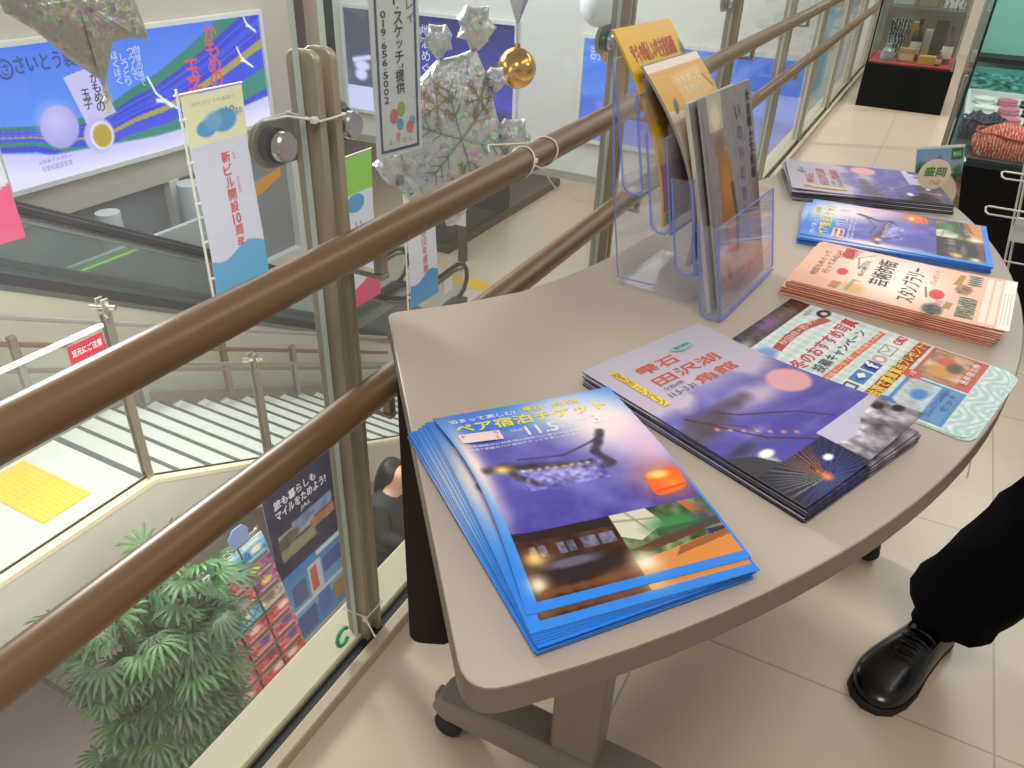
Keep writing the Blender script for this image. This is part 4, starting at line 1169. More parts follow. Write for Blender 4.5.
def bag(name, label, cx, cy, w, d, h, mm, seed, tilt=0):
    t = thing(name, label, 'bag', (cx, cy, .529))
    r = np.random.default_rng(seed); n, k = 40, 14
    vs = []; fs = []
    for j in range(k):
        q = j / (k - 1); z = h * q
        sc = (.92 + .12 * math.sin(PI * q * .9)) * (1 - .45 * q ** 3)
        for i in range(n):
            a = 2 * PI * i / n
            wob = 1 + .05 * math.sin(9 * a + 4 * q) * q + .03 * math.sin(5 * a + seed)
            x = cx + w / 2 * sc * wob * np.sign(math.cos(a)) * abs(math.cos(a)) ** .7
            y = cy + d / 2 * sc * wob * np.sign(math.sin(a)) * abs(math.sin(a)) ** .7 + tilt * q
            vs.append((x, y, .5295 + z + .008 * math.sin(6 * a + seed) * q))
    for j in range(k - 1):
        for i in range(n):
            l = (i + 1) % n; fs.append((j * n + i, j * n + l, (j + 1) * n + l, (j + 1) * n + i))
    fs.append(tuple(range(n))[::-1]); fs.append(tuple((k - 1) * n + i for i in range(n)))
    MB().add(vs, fs).build('bag_body', mm, t)
    cord = [(cx + w * .47 * math.cos(a), cy + d * .44 * math.sin(a) + tilt * .8, .529 + h * .80 + .004 * math.sin(5 * a)) for a in [2 * PI * q / 24 for q in range(24)]]
    MB().tube(cord, .004, 6, closed=True).build('drawstring', ink('#3a2a55') if seed == 2 else ink('#b8322c'), t)
def cloth_pattern(name, c0, c1, scale):
    m, nt, b = new_mat(name); N = nt.nodes.new; L = nt.links
    tc = N('ShaderNodeTexCoord'); vo = N('ShaderNodeTexVoronoi'); vo.inputs['Scale'].default_value = scale; vo.feature = 'DISTANCE_TO_EDGE'
    wv = N('ShaderNodeTexWave'); wv.inputs['Scale'].default_value = scale * .6; wv.inputs['Distortion'].default_value = 6
    mm = N('ShaderNodeMath'); mm.operation = 'MULTIPLY'
    rp = N('ShaderNodeValToRGB'); rp.color_ramp.elements[0].position = .004; rp.color_ramp.elements[0].color = rgba(c1); rp.color_ramp.elements[1].position = .012; rp.color_ramp.elements[1].color = rgba(c0)
    L.new(tc.outputs['Object'], vo.inputs['Vector']); L.new(tc.outputs['Object'], wv.inputs['Vector'])
    L.new(vo.outputs['Distance'], mm.inputs[0]); L.new(wv.outputs['Fac'], mm.inputs[1])
    L.new(mm.outputs[0], rp.inputs[0]); L.new(rp.outputs[0], b.inputs['Base Color']); b.inputs['Roughness'].default_value = .8
    return m
bag('cloth_bag', 'red patterned cloth pouch at the front of the right showcase', .275, 3.12, .26, .20, .08, cloth_pattern('red_print_cloth', '#cf3a2f', '#e6c6a6', 55), 1, .03)
bag('cloth_bag', 'dark navy cloth pouch left of the red one in the showcase', .175, 3.34, .15, .14, .075, cloth_pattern('navy_print_cloth', '#23283a', '#4d5260', 30), 2, .02)

# ------------------------------------------------------------------ farther showcase on a black plinth
S2 = thing('glass_showcase', 'tall glass showcase of local drinks on a black plinth by the railing end', 'showcase', (-.2, 6.8, 0))
MB().box((-.515, 6.5, 0), (.06, 7.1, .295)).build('base', M['black'], S2, bevel=.004)
MB().box((-.50, 6.52, .296), (.045, 7.08, .306)).build('red_cloth', ink('#b8323c', .8), S2)
MB().box((-.495, 6.505, .307), (.04, 6.512, 1.6)).build('glass_front', G_CASE, S2)
MB().box((-.502, 6.505, .307), (-.495, 7.09, 1.6)).build('glass_side', G_CASE, S2)
MB().box((-.512, 6.50, .297), (-.502, 6.51, 1.6)).build('edge_strip', M['black'], S2)
MB().box((.04, 6.50, .297), (.05, 6.51, 1.6)).build('edge_strip', M['steel'], S2)
MB().box((-.49, 6.53, .655), (.035, 7.06, .665)).build('shelf', G_CASE, S2)
MB().box((-.495, 7.08, .307), (.04, 7.09, 1.6)).build('back_panel', ink('#6d5f52', .5), S2)
def carton(x, y, w, d, h, c, label, z=.307, c2=None):
    t = thing('carton', label, 'carton', (x, y, z))
    MB().box((x, y, z), (x + w, y + d, z + h)).build('carton_body', c if not isinstance(c, str) else ink(c), t, bevel=.003)
    if c2: MB().box((x + .01, y - .0016, z + h * .15), (x + w - .01, y - .0004, z + h * .6)).build('front_label', ink(c2), t)
def bottle(x, y, r, h, c, label, z=.307, lab='#d9d0c0', cap='#2a2a2a'):
    t = thing('drink_bottle', label, 'bottle', (x, y, z))
    MB().lathe([(0, 0), (r * .95, 0), (r, .006), (r, h * .55), (r * .8, h * .66), (r * .36, h * .76), (r * .36, h * .93), (0, h * .93)], (x, y, z), 18).build('bottle_body', ink(c, .15), t)
    MB().lathe([(r * 1.01, h * .15), (r * 1.03, h * .16), (r * 1.03, h * .45), (r * 1.01, h * .46)], (x, y, z), 18).build('bottle_label', ink(lab), t)
    MB().lathe([(0, h * .935), (r * .42, h * .935), (r * .42, h), (0, h)], (x, y, z), 14).build('cap', ink(cap), t)
pat = cloth_pattern('black_white_crest_pattern', '#26262a', '#c9c6be', 26)
carton(-.43, 6.80, .13, .06, .26, pat, 'tall black and white patterned carton at the left in the far showcase')
carton(-.29, 6.86, .04, .05, .24, '#d9a02c', 'narrow orange yellow carton beside the patterned carton')
bottle(-.235, 6.78, .035, .27, '#1c1c1f', 'tall black bottle in the middle of the far showcase')
carton(-.195, 6.84, .05, .05, .20, '#cfc6b4', 'narrow cream carton right of the tall black bottle')
carton(-.14, 6.86, .09, .05, .27, '#4a4438', 'wide dark olive carton behind the small bottles', c2='#5c4434')
bottle(-.02, 6.72, .035, .26, '#5a4a44', 'brown bottle with cream label at the right in the far showcase', cap='#6a5a78')
bottle(-.395, 6.62, .045, .115, '#8c9a9c', 'squat gray can-shaped bottle at the left front of the far showcase', lab='#9fb0b2', cap='#9fb0b2')
carton(-.325, 6.62, .11, .07, .09, '#b98a5c', 'low tan carton at the front of the far showcase', c2='#d8b48c')
carton(-.185, 6.60, .12, .08, .055, '#c9a23c', 'low mustard yellow carton at the front of the far showcase')
bottle(-.055, 6.60, .02, .10, '#6a4a3a', 'small brown bottle with pink label at the front of the far showcase', lab='#e0a8b4', cap='#e8e0d8')
carton(-.45, 6.70, .14, .1, .12, '#b0aca4', 'pale gray carton on the upper shelf of the far showcase', z=.666)
carton(-.28, 6.70, .12, .1, .13, '#9a8868', 'tan wrapped carton on the upper shelf of the far showcase', z=.666)
carton(-.13, 6.68, .14, .1, .14, cloth_pattern('white_red_crest_pattern', '#d4ccc8', '#5a4048', 16), 'white crest-patterned carton on the upper shelf of the far showcase', z=.666)

# ------------------------------------------------------------------ the person standing at the table
def skin_mesh(name, chains, m, parent=None, sub=2, root=0):
    """chains: list of lists of (point, radius); shared points are joined"""
    pts = []; rad = []; edges = []; idx = {}
    def vid(p, r):
        k = tuple(round(c, 4) for c in p)
        if k not in idx:
            idx[k] = len(pts); pts.append(p); rad.append(r)
        return idx[k]
    for ch in chains:
        ids = [vid(p, r) for p, r in ch]
        edges += list(zip(ids[:-1], ids[1:]))
    me = bpy.data.meshes.new(name); me.from_pydata(pts, edges, [])
    ob = bpy.data.objects.new(name, me); C.objects.link(ob)
    md = ob.modifiers.new('skin', 'SKIN'); md.use_smooth_shade = True
    for i, r in enumerate(rad):
        rr = r if isinstance(r, tuple) else (r, r)
        me.skin_vertices[0].data[i].radius = rr
    me.skin_vertices[0].data[root].use_root = True
    sd = ob.modifiers.new('sub', 'SUBSURF'); sd.levels = sub; sd.render_levels = sub
    dg = bpy.context.evaluated_depsgraph_get(); dg.update()
    bm_ = bpy.data.meshes.new_from_object(ob.evaluated_get(dg))
    bpy.data.objects.remove(ob); bpy.data.meshes.remove(me)
    bm_.materials.clear(); bm_.materials.append(m)
    bm_.name = name
    return bm_
def add_mesh(me, name, parent=None):
    if parent is not None: me.transform(WM[parent.name].inverted())
    return place(me, name, parent, None, 0, 180)

FD = V((-.41, -.912, 0)).normalized(); FR = V((FD.y, -FD.x, 0))       # facing direction and its side
FEET = [V((.264, 1.276, 0)), V((.98, 1.55, 0))]                        # ankles of the two feet
HC = V((.70, 1.46, 0)); HIPS = [HC + V((-.085, -.02, 0)), HC + V((.085, .03, 0))]
def P_(k, r, f, z): return tuple(FEET[k] + FR * r + FD * f + V((0, 0, z)))
def H_(r, f, z): return tuple(HC + V((1, .25, 0)).normalized() * r + FD * f + V((0, 0, z)))
def leg(k, z, dz=0): 
    t = min(max((z - .10) / .80, 0), 1); p = FEET[k].lerp(HIPS[k], t) + FD * (.03 * math.sin(PI * t)); return (p.x, p.y, z)
if True:
    body = [[(H_(0, -.04, .93), .12), (H_(0, -.03, 1.10), .115), (H_(0, -.03, 1.30), .12), (H_(0, -.04, 1.42), .075), (H_(0, -.02, 1.48), .05), (H_(0, .0, 1.56), .07), (H_(0, .01, 1.64), .085), (H_(0, .0, 1.70), .06)]]
    for k in (0, 1):
        body.append([(H_(0, -.04, .93), .12), (leg(k, .84), .08), (leg(k, .48), .05), (leg(k, .11), .032), (P_(k, 0, .02, .055), .024), (P_(k, 0, .09, .034), .018)])
    for s in (-1, 1):
        sh = (H_(s * .17, -.04, 1.37), .055)
        hand = H_(s * .25, .06, .84); SR = V((1, .25, 0)).normalized() * s
        body.append([(H_(0, -.03, 1.30), .12), sh, (H_(s * .24, -.05, 1.10), .04), (H_(s * .255, .03, .90), .028), (hand, (.036, .018))])
        for dx, L in ((-.026, .07), (-.009, .078), (.009, .073), (.026, .058)):
            ch = [(hand, (.036, .018))]
            for j in range(1, 4):
                p = V(hand) + FD * (dx + .004 * j * j) - SR * (.004 * j) + V((0, 0, -.02 - L * j / 3)); ch.append((tuple(p), .009 - .0008 * j))
            body.append(ch)
        body.append([(hand, (.036, .018))] + [(tuple(V(hand) + FD * (.03 + .012 * j) + V((0, 0, -.018 * j))), .010 - .001 * j) for j in (1, 2)])
    me = skin_mesh('person', body, M['skin'])
    o0 = V(HC); me.transform(Matrix.Translation(-o0))
    PER = place(me, 'person', None, tuple(o0), 0, 180)
    props(PER, 'person in black trousers and laced black leather shoe standing at the right of the table', 'person')
    # trousers: two legs and hips, loose at the hem
    tr = []
    for k in (0, 1):
        tr.append(([(H_(0, -.04, 1.04), .14)] if k == 0 else []) + [(H_(0, -.04, .92), .155), (leg(k, .76), .115), (leg(k, .50), .092), (leg(k, .28), .085), (leg(k, .15), .084), (leg(k, .082), .088)])
    T = add_mesh(skin_mesh('trousers', tr, M['cloth_black']), 'trousers', PER)
    dm = bpy.data.textures.new('cloth_folds', 'CLOUDS'); dm.noise_scale = .075
    d = T.modifiers.new('folds', 'DISPLACE'); d.texture = dm; d.strength = .045; d.mid_level = .5
    jk = [[(H_(0, -.04, .80), .175), (H_(0, -.04, .92), .17), (H_(0, -.035, 1.08), .15), (H_(0, -.03, 1.30), .155), (H_(0, -.04, 1.41), .09), (H_(0, -.03, 1.46), .06)]]
    for s in (-1, 1):
        jk.append([(H_(0, -.03, 1.30), .155), (H_(s * .18, -.04, 1.365), .075), (H_(s * .245, -.05, 1.10), .06), (H_(s * .26, .035, .885), .046)])
    add_mesh(skin_mesh('jacket', jk, M['cloth_black']), 'jacket', PER)
    add_mesh(skin_mesh('hair', [[(H_(0, -.045, 1.56), .06), (H_(0, -.035, 1.66), .092), (H_(0, -.01, 1.72), .075), (H_(0, .04, 1.715), .05)]], M['hair']), 'hair', PER)
    hc = V(H_(0, .095, 1.615)); SR = V((1, .25, 0)).normalized()
    for s in (-1, 1):
        MB().ball(tuple(hc + SR * s * .032 + V((0, 0, .015)) - FD * .012), .012, 12).build('eye', ink('#1a1512'), PER)
        MB().ball(H_(s * .086, -.01, 1.605), .022, 12, sq=(.8, .8, 1.3)).build('ear', M['skin'], PER)
    MB().ball(tuple(hc + V((0, 0, -.018))), .016, 12, sq=(.9, .9, 1.5)).build('nose', M['skin'], PER)
    MB().ball(tuple(hc + V((0, 0, -.055)) - FD * .018), .018, 12, sq=(1.1, .9, .3)).build('mouth', ink('#8a4a42'), PER)
    for k in (0, 1):
        MB().tube([leg(k, .075), leg(k, .11), leg(k, .17)], [.042, .041, .044], 16).build('sock', M['cloth_black'], PER)
    # leather shoes
    for s0 in (0, 1):
        L0, L1 = -.085, .205
        secs = [(-.085, .028, .05, 0), (-.07, .034, .066, 0), (-.03, .036, .085, 0), (.02, .036, .092, 0), (.06, .040, .080, .002), (.10, .046, .060, .004), (.14, .048, .050, .004), (.175, .043, .044, .002), (.198, .028, .036, -.001), (.207, .010, .026, -.002)]
        n = 20; vs = []; fs = []
        for f_, hw, hh, dx in secs:
            for i in range(n):
                a = 2 * PI * i / n
                ca, sa = math.cos(a), math.sin(a)
                r_ = hw * 1.10 * np.sign(ca) * abs(ca) ** .75
                z_ = .014 + (hh - .014) * (.5 + .5 * np.sign(sa) * abs(sa) ** .8)
                if sa > 0: r_ *= 1 - .35 * max(0, (z_ - .03) / .07)
                vs.append(P_(s0, r_ + dx, f_, z_))
        for j in range(len(secs) - 1):
            for i in range(n):
                l = (i + 1) % n; fs.append((j * n + i, j * n + l, (j + 1) * n + l, (j + 1) * n + i))
        fs.append(tuple(range(n))[::-1]); fs.append(tuple((len(secs) - 1) * n + i for i in range(n)))
        sh = MB().add(vs, fs).build('shoe', M['leather'], PER, sharp=60)
        sdv = sh.modifiers.new('sub', 'SUBSURF'); sdv.levels = 1; sdv.render_levels = 2
        # sole
        so = []
        out = [(-.088, .0), (-.08, .026), (-.05, .036), (0, .036), (.06, .042), (.11, .051), (.15, .052), (.185, .044), (.206, .026), (.214, 0)]
        ring = out + [(f_, -w) for f_, w in out[::-1][1:-1]]
        m = MB(); k = len(ring)
        vsx = [P_(s0, w + .002, f_, zz) for zz in (.001, .017) for f_, w in ring]
        m.add(vsx, [tuple(range(k))[::-1], tuple(range(k, 2 * k))] + [(i, (i + 1) % k, k + (i + 1) % k, k + i) for i in range(k)])
        m.build('sole', M['sole'], sh, bevel=.003)
        for q in range(5):
            f_ = .048 + .015 * q; zt = .0855 - .50 * (f_ - .05)
            MB().tube([P_(s0, -.026, f_ - .002, zt - .010), P_(s0, -.012, f_, zt + .002), P_(s0, .012, f_ + .004, zt + .002), P_(s0, .026, f_ + .002, zt - .010)], .0028, 6).build('lace', M['leather'], sh)
        for sg in (-1, 1):
            MB().tube([P_(s0, sg * .030, .0, .078), P_(s0, sg * .027, .04, .076), P_(s0, sg * .027, .075, .060), P_(s0, sg * .020, .105, .052)], .0025, 6).build('eyelet_facing', M['leather'], sh)
# ------------------------------------------------------------------ the hall below
LZ = -4.0
structure(MB().box((-13, -3, LZ - .2), (1.5, 24, LZ)).build('floor_lower', M['lowfloor2']))
structure(MB().box((-13, 2.0, LZ), (1.5, 24, LZ + .004)).build('floor_hall', M['lowfloor']))
K = 2.262; SZ = -1.776; SL = .5                                     # top nosing, landing level, slope of the stair
sz = lambda y: SZ - SL * max(0, y - K)
structure(MB().box((-7.5, 1.855, LZ), (-3.75, 2.0, -2.1)).build('wall_undercroft', M['undercroft']))
structure(MB().box((-7.52, 1.835, LZ + .001), (-3.73, 1.855, LZ + .05)).build('baseboard_undercroft', M['mauve']))

ST = thing('staircase', 'pale stone staircase with dark nosings descending from a landing beyond the glass', 'staircase', (-4.2, K, SZ))
(MB().prism([(2.0, LZ), (6.3, LZ), (6.3, sz(6.3) - .34), (K, SZ - .34), (2.0, SZ - .34)], -3.86, -3.75, f=lambda y, z, x: V((x, y, z))).build('side_wall', M['undercroft'], ST))
MB().box((-4.95, -1.5, SZ - .30), (-3.53, K, SZ)).build('landing', M['step'], ST)
NT, TR_, RI = 19, .2345, .11725
for i in range(1, NT):
    y0 = K + TR_ * (i - 1); z = SZ - RI * i
    if z < LZ + .02: break
    s = MB().box((-4.95, y0, z - .24), (-3.53, y0 + TR_ + .01, z)).build('step', M['step'], ST)
    MB().box((-4.94, y0 + TR_ - .020, z + .0005), (-3.54, y0 + TR_ + .008, z + .004)).build('nosing_strip', M['nosing'], s)
MB().box((-4.94, K - .035, SZ + .0005), (-3.54, K + .004, SZ + .004)).build('nosing_strip', M['nosing'], ST)
def slope_plate(m, x0, x1, up, down, y0=-1.5, y1=6.6):
    pts = [(y0, SZ - down), (K + .05 * down, SZ - down), (y1, sz(y1) - down), (y1, sz(y1) + up), (K, SZ + up), (y0, SZ + up)]
    m.prism(pts, x0, x1, f=lambda y, z, x: V((x, y, z))); return m
slope_plate(MB(), -3.53, -3.46, -.005, .40).build('stringer', M['fascia'], ST)
slope_plate(MB(), -3.535, -3.455, .012, .03).build('stringer_cap', M['ledge'], ST, bevel=.006)
slope_plate(MB(), -3.515, -3.505, .022, -.012).build('glass_gasket', M['gasket'], ST)
slope_plate(MB(), -4.99, -4.95, .08, .36).build('stringer', M['brownrail'], ST)
for i, x in enumerate((-3.97, -4.275)):
    t = MB().box((x, 1.70, SZ + .0005), (x + .30, 2.0, SZ + .005))
    for a in range(10):
        for b in range(10):
            t.lathe([(0, .005), (.010, .005), (.007, .009), (0, .009)], (x + .015 + .03 * a, 1.715 + .03 * b, SZ), 6)
    props(t.build('tactile_tile', M['yellow'], None, (x + .15, 1.85, SZ)), 'yellow dotted tactile tile on the landing, ' + ('right one by the glass' if i == 0 else 'left one away from the glass'), 'tactile tile', 'tactile tiles on the landing')

SB = thing('stair_balustrade', 'glass balustrade with steel posts on the near side of the descending stairs', 'railing', (-3.51, K, SZ))
pys = [-.6, .85, K, 3.19, 4.12, 5.05, 5.98]
for i, y in enumerate(pys):
    zb_, zt = sz(y) + .05, sz(y) + (1.17 if y <= K else .86)
    m = MB().box((-3.535, y - .022, zb_ - .04), (-3.528, y + .022, zt)).box((-3.492, y - .022, zb_ - .04), (-3.485, y + .022, zt))
    po = m.build('post', M['steel'], SB, bevel=.002)
    MB().tube([(-3.57, y - .03, zt - .05), (-3.45, y + .03, zt - .05)], .014, 10).build('clamp', M['chrome'], po)
    MB().tube([(-3.57, y + .03, zt - .10), (-3.45, y - .03, zt - .10)], .014, 10).build('clamp', M['chrome'], po)
for a, b in zip(pys[:-1], pys[1:]):
    h = 1.03 if b <= K else .78
    pts = [(a + .03, sz(a + .03) + .02), (b - .03, sz(b - .03) + .02), (b - .03, sz(b - .03) + h), (a + .03, sz(a + .03) + h)]
    MB().prism(pts, -3.515, -3.505, f=lambda y, z, x: V((x, y, z))).build('glass_pane', G_STAIR, SB)
    MB().bar((-3.51, a + .03, sz(a + .03) + h), (-3.51, b - .03, sz(b - .03) + h), .022, .02).build('pane_cap', M['white'] if b <= K else M['steel'], SB)
MB().tube([(-3.56, .6, -1.23), (-3.56, 2.25, -1.23)], .022, 10).build('lower_rail', M['steel'], SB)
nt = props(solo(grid_mesh('notice_sticker', Art(4, 4, '#b02338'), .205, .115, lambda x, y, d: V((-d, x, y)), .002, [PR, we]), 'notice_sticker', 'small red notice with white letters on the stair glass near the tall post', 'sticker', (-3.498, 2.008, -.888), 0), None)
lettering(nt, lambda x, y: V((.0015, x, y)), [('notice_lettering', ink('#f2dfe0'), [('t', '足元にご注意', .08, .25, .92, .6, .01)])], .205, .115)

SF = thing('stair_handrail', 'steel-posted railing with brown rails on the far side of the stairs', 'railing', (-4.97, 4.15, sz(4.15)))
for off, mm in ((.70, 'silverrail'), (.50, 'brownrail'), (.30, 'brownrail')):
    y0 = 1.4
    MB().tube([(-4.92, y0 + .3 * k, SZ - SL * (y0 + .3 * k - K) + off) for k in range(18)], .019, 10).build('rail', M[mm], SF)
for y in (2.49, 3.32, 4.15, 4.98, 5.81):
    MB().box((-4.945, y - .025, sz(y) + .0), (-4.895, y + .025, SZ - SL * (y - K) + .56)).build('post', M['brownrail'] if abs(y - 4.15) < .1 else M['steel'], SF, bevel=.004)

# ------------------------------------------------------------------ escalator beyond the stairs
ES = thing('escalator', 'escalator with black handrail and glass sides running down beside the stairs', 'escalator', (-5.75, 5.5, LZ))
hz = lambda y: max(-.669 - .568 * (y - 2.963), -3.08)
ysl = [-1.0 + .4 * k for k in range(21)]
def esc_path(x):
    pts = [(x, y, hz(y)) for y in ysl] + [(x, 7.3, -3.10), (x, 7.6, -3.14), (x, 8.2, -3.13), (x, 8.6, -3.11), (x, 8.78, -3.16), (x, 8.87, -3.28), (x, 8.88, -3.42), (x, 8.80, -3.56), (x, 8.62, -3.64)]
    return pts
for x, nm in ((-5.235, 'near'), (-6.26, 'far')):
    hp_ = esc_path(x)
    MB().tube(hp_, .031, 10).build('handrail', M['rubber'], ES)
    top = [(y, z - .045) for _, y, z in hp_[:26]]
    lowr = [(y, z - .52) for _, y, z in hp_[:26]]
    vs = []; fs = []
    for (y, z), (y2, z2) in zip(top, lowr): vs += [(x - .006, y, z), (x + .006, y, z), (x - .006, y2, z2), (x + .006, y2, z2)]
    n = len(top)
    for i in range(n - 1):
        o, q = 4 * i, 4 * i + 4; fs += [(o, q, q + 2, o + 2), (o + 1, o + 3, q + 3, q + 1), (o, o + 1, q + 1, q), (o + 2, q + 2, q + 3, o + 3)]
    MB().add(vs, fs).build('glass_side', G_ESC, ES)
    MB().tube([(x, y, z - .075) for _, y, z in hp_[:26]], .022, 8).build('rail_trim', M['escsteel'], ES)
    def strip(lo, hi, x0, x1):
        vs = []; fs = []
        for _, y, z in hp_[:26]: vs += [(x0, y, max(z - lo, LZ)), (x1, y, max(z - lo, LZ)), (x0, y, max(z - hi, LZ)), (x1, y, max(z - hi, LZ))]
        for i in range(25):
            o, q = 4 * i, 4 * i + 4; fs += [(o, q, q + 2, o + 2), (o + 1, o + 3, q + 3, q + 1), (o, o + 1, q + 1, q), (o + 2, q + 2, q + 3, o + 3)]
        fs += [(0, 2, 3, 1), (100, 101, 103, 102)]
        return MB().add(vs, fs)
    sgn = 1 if nm == 'near' else -1
    strip(.50, .585, x - .07, x + .07).build('skirt', M['escskirt'], ES)
    strip(.585, .63, x - .06, x + .075).build('trim_strip', M['escsteel'], ES)
    strip(.63, 1.75, x - .05, x + .06).build('cladding', M['cream'], ES)
for k in range(34):
    y = -1.0 + .3 * k
    if y > 8.4: break
    z = max(hz(y) - .84, LZ + .012)
    MB().box((-6.19, y, z - .17), (-5.31, y + .31, z)).build('step', M['esctread'], ES)
for yy, zz, lab in ((8.25, -3.42, 'white sticker sign on the lower end of the escalator glass'),):
    props(MB().box((-5.226, yy, zz), (-5.222, yy + .22, zz + .2)).build('sticker', M['paper'], None, (-5.224, yy, zz)), lab, 'sticker')
props(MB().box((-6.34, 3.7, -1.752), (-6.325, 4.85, -1.738)).build('light_strip', M['greenled'], None, (-6.32, 4.2, -1.74)), 'thin green light strip seen through the escalator glass', 'light')
structure(MB().box((-6.42, 3.0, LZ), (-6.36, 5.6, -1.70)).build('partition_1', mat('dim_partition', '#b4bcba', .4)))
for x, y in ((-5.75, 9.85),):
    props(MB().box((-6.3, 9.7, LZ + .0045), (-5.2, 10.0, LZ + .009)).build('tactile_strip', M['yellow'], None, (-5.75, 9.85, LZ)), 'yellow tactile strip on the lower floor at the foot of the escalator', 'tactile strip')

# ------------------------------------------------------------------ walls of the atrium and their lit signs
structure(MB().box((-8.25, -3, -1.86), (-8.0, 8.93, 3.2)).build('wall_left', mat('warm_gray_wall', '#bcb5a6', .7)))
structure(MB().box((-8.0, -3, .42), (-7.9, 8.93, .47)).build('trim_3', M['cream']))
structure(MB().box((-8.0, -3, .56), (-7.94, 8.93, .62)).build('trim_4', M['escsteel']))
structure(MB().box((-8.2, 10.0, -2.0), (-.80, 10.25, 3.2)).build('wall_front', M['white']))
structure(MB().box((-13, 9.0, -4), (-11.9, 9.2, 3)).build('wall_recess', M['pinkwall']))
structure(MB().box((-8.77, 10.02, -2), (-8.39, 10.2, 3.2)).build('column_pink', M['pinkwall']))
structure(MB().box((-9.2, 10.01, -2), (-8.775, 10.2, 3.2)).build('column_mauve', M['mauve']))
structure(MB().box((-8.39, 10.0, -2), (-8.2, 10.2, 3.2)).build('column_green', M['darkgreen']))
structure(MB().box((-13, 10.26, -2.2), (1.5, 24, -2.02)).build('ceiling_hall', M['white']))
structure(MB().box((-13, 23.8, LZ), (1.5, 24, -2.2)).build('wall_hall_back', M['white']))
structure(MB().box((-13.1, -3, LZ), (-12.9, 24, 3.2)).build('wall_far_left', M['cream']))
structure(MB().box((-12.9, -3, -2.0), (-8.25, 9, -1.86)).build('ceiling_left', M['white']))

def sign(name, label, plane, lo_, hi_, art, frame_c, items=(), fw=.06):
    """backlit sign on a wall: plane 'x' faces +x at x=lo_[0], plane 'y' faces -y"""
    if plane == 'x':
        x = lo_[0]; w = hi_[1] - lo_[1]; h = hi_[2] - lo_[2]
        at = lambda a, b, d: V((x + d, lo_[1] + a, lo_[2] + b))
    else:
        y = lo_[1]; w = hi_[0] - lo_[0]; h = hi_[2] - lo_[2]
        at = lambda a, b, d: V((lo_[0] + a, y - d, lo_[2] + b))
    org = at(w / 2, h / 2, 0)
    t = thing(name, label, 'sign', tuple(org))
    m = MB()
    for (a0, b0, a1, b1) in ((-fw, -fw, w + fw, 0), (-fw, h, w + fw, h + fw), (-fw, 0, 0, h), (w, 0, w + fw, h)):
        p, q = at(a0, b0, .0), at(a1, b1, .07)
        m.box([min(p[i], q[i]) for i in range(3)], [max(p[i], q[i]) for i in range(3)])
    m.build('frame', frame_c, t, bevel=.004)
    me = grid_mesh('lit_panel', art, w, h, lambda a, b, d: at(a, b, .035 - d) - org, .02, [M['lit'], M['white']])
    o = place(me, 'lit_panel', t)
    for nm, mm, its in items:
        mb = MB()
        for it in its:
            f = lambda a, b: at(a, b, .038)
            if it[0] == 't': text(mb, it[1], it[2] * w, (1 - it[5]) * h, it[4] * w, (1 - it[3]) * h, f, 0, it[6])
            else: vtext(mb, it[1], it[2] * w, (1 - it[3]) * h, it[4] * h, it[5] * h, f, 0, it[6])
        mb.build(nm, mm, t)
    return t
nav, red, whi = litink('#1a3a9a', .9), litink('#e0485a', .95), litink('#d9e4ff', .95)
sign('lit_sign', 'wide backlit blue sign with waves and round egg-shaped sweets on the left atrium wall', 'x', (-8.0, 4.5, -1.465), (-8.0, 8.22, -.145), art_egg_sign(330, 118), M['white'], [
    ('maker_lettering', nav, [('t', 'さいとう製菓', .105, .07, .315, .20, .02), ('t', '○', .055, .08, .10, .22, .01), ('t', 'さ', .067, .11, .088, .19, .01)]),
    ('sweet_lettering', red, [('v', 'かもめの', .775, .03, .15, .135, .02), ('v', '玉子', .68, .30, .16, .17, .02)]),
    ('slogan_lettering', whi, [('v', '自慢の味で', .485, .12, .06, .065, 0), ('v', 'つつんで', .462, .13, .06, .065, 0), ('v', 'しっとり', .435, .16, .06, .065, 0), ('v', 'ほくほく', .405, .14, .06, .065, 0)]),
    ('wrapper_lettering', litink('#2c2a55', .8), [('v', 'かもめの', .325, .27, .075, .075, .02), ('v', '玉子', .287, .38, .075, .08, .02)]),
    ('award_lettering', litink('#8f88c8', .9), [('t', '名誉総裁賞受賞', .10, .875, .195, .92, 0), ('t', '全国菓子大博覧会', .095, .83, .20, .86, 0)]),
], .05)
sign('lit_sign', 'dark blue backlit sign with pale lower left corner on the far atrium wall', 'y', (-7.98, 10.0, -1.60), (-5.14, 10.0, -.20), art_dark_sign(150, 74), M['white'], [
    ('sign_lettering', whi, [('v', '名水の里', .42, .08, .10, .12, 0), ('v', '地酒めぐり', .50, .08, .10, .12, 0)])], .05)
sign('lit_sign', 'long bright blue backlit sign fading to violet on the far wall at the right', 'y', (-4.14, 10.0, -1.50), (-1.40, 10.0, -.25), art_blue_sign(150, 70), M['white'], [
    ('sign_lettering', whi, [('t', '岩手の旅', .03, .06, .16, .2, 0)])], .05)
props(MB().box((-1.30, 9.965, -.75), (-1.02, 9.995, .5)).build('wall_panel', ink('#6f9fb4', .4), None, (-1.16, 9.98, -.1)), 'tall steel blue panel on the far wall right of the blue sign', 'panel')
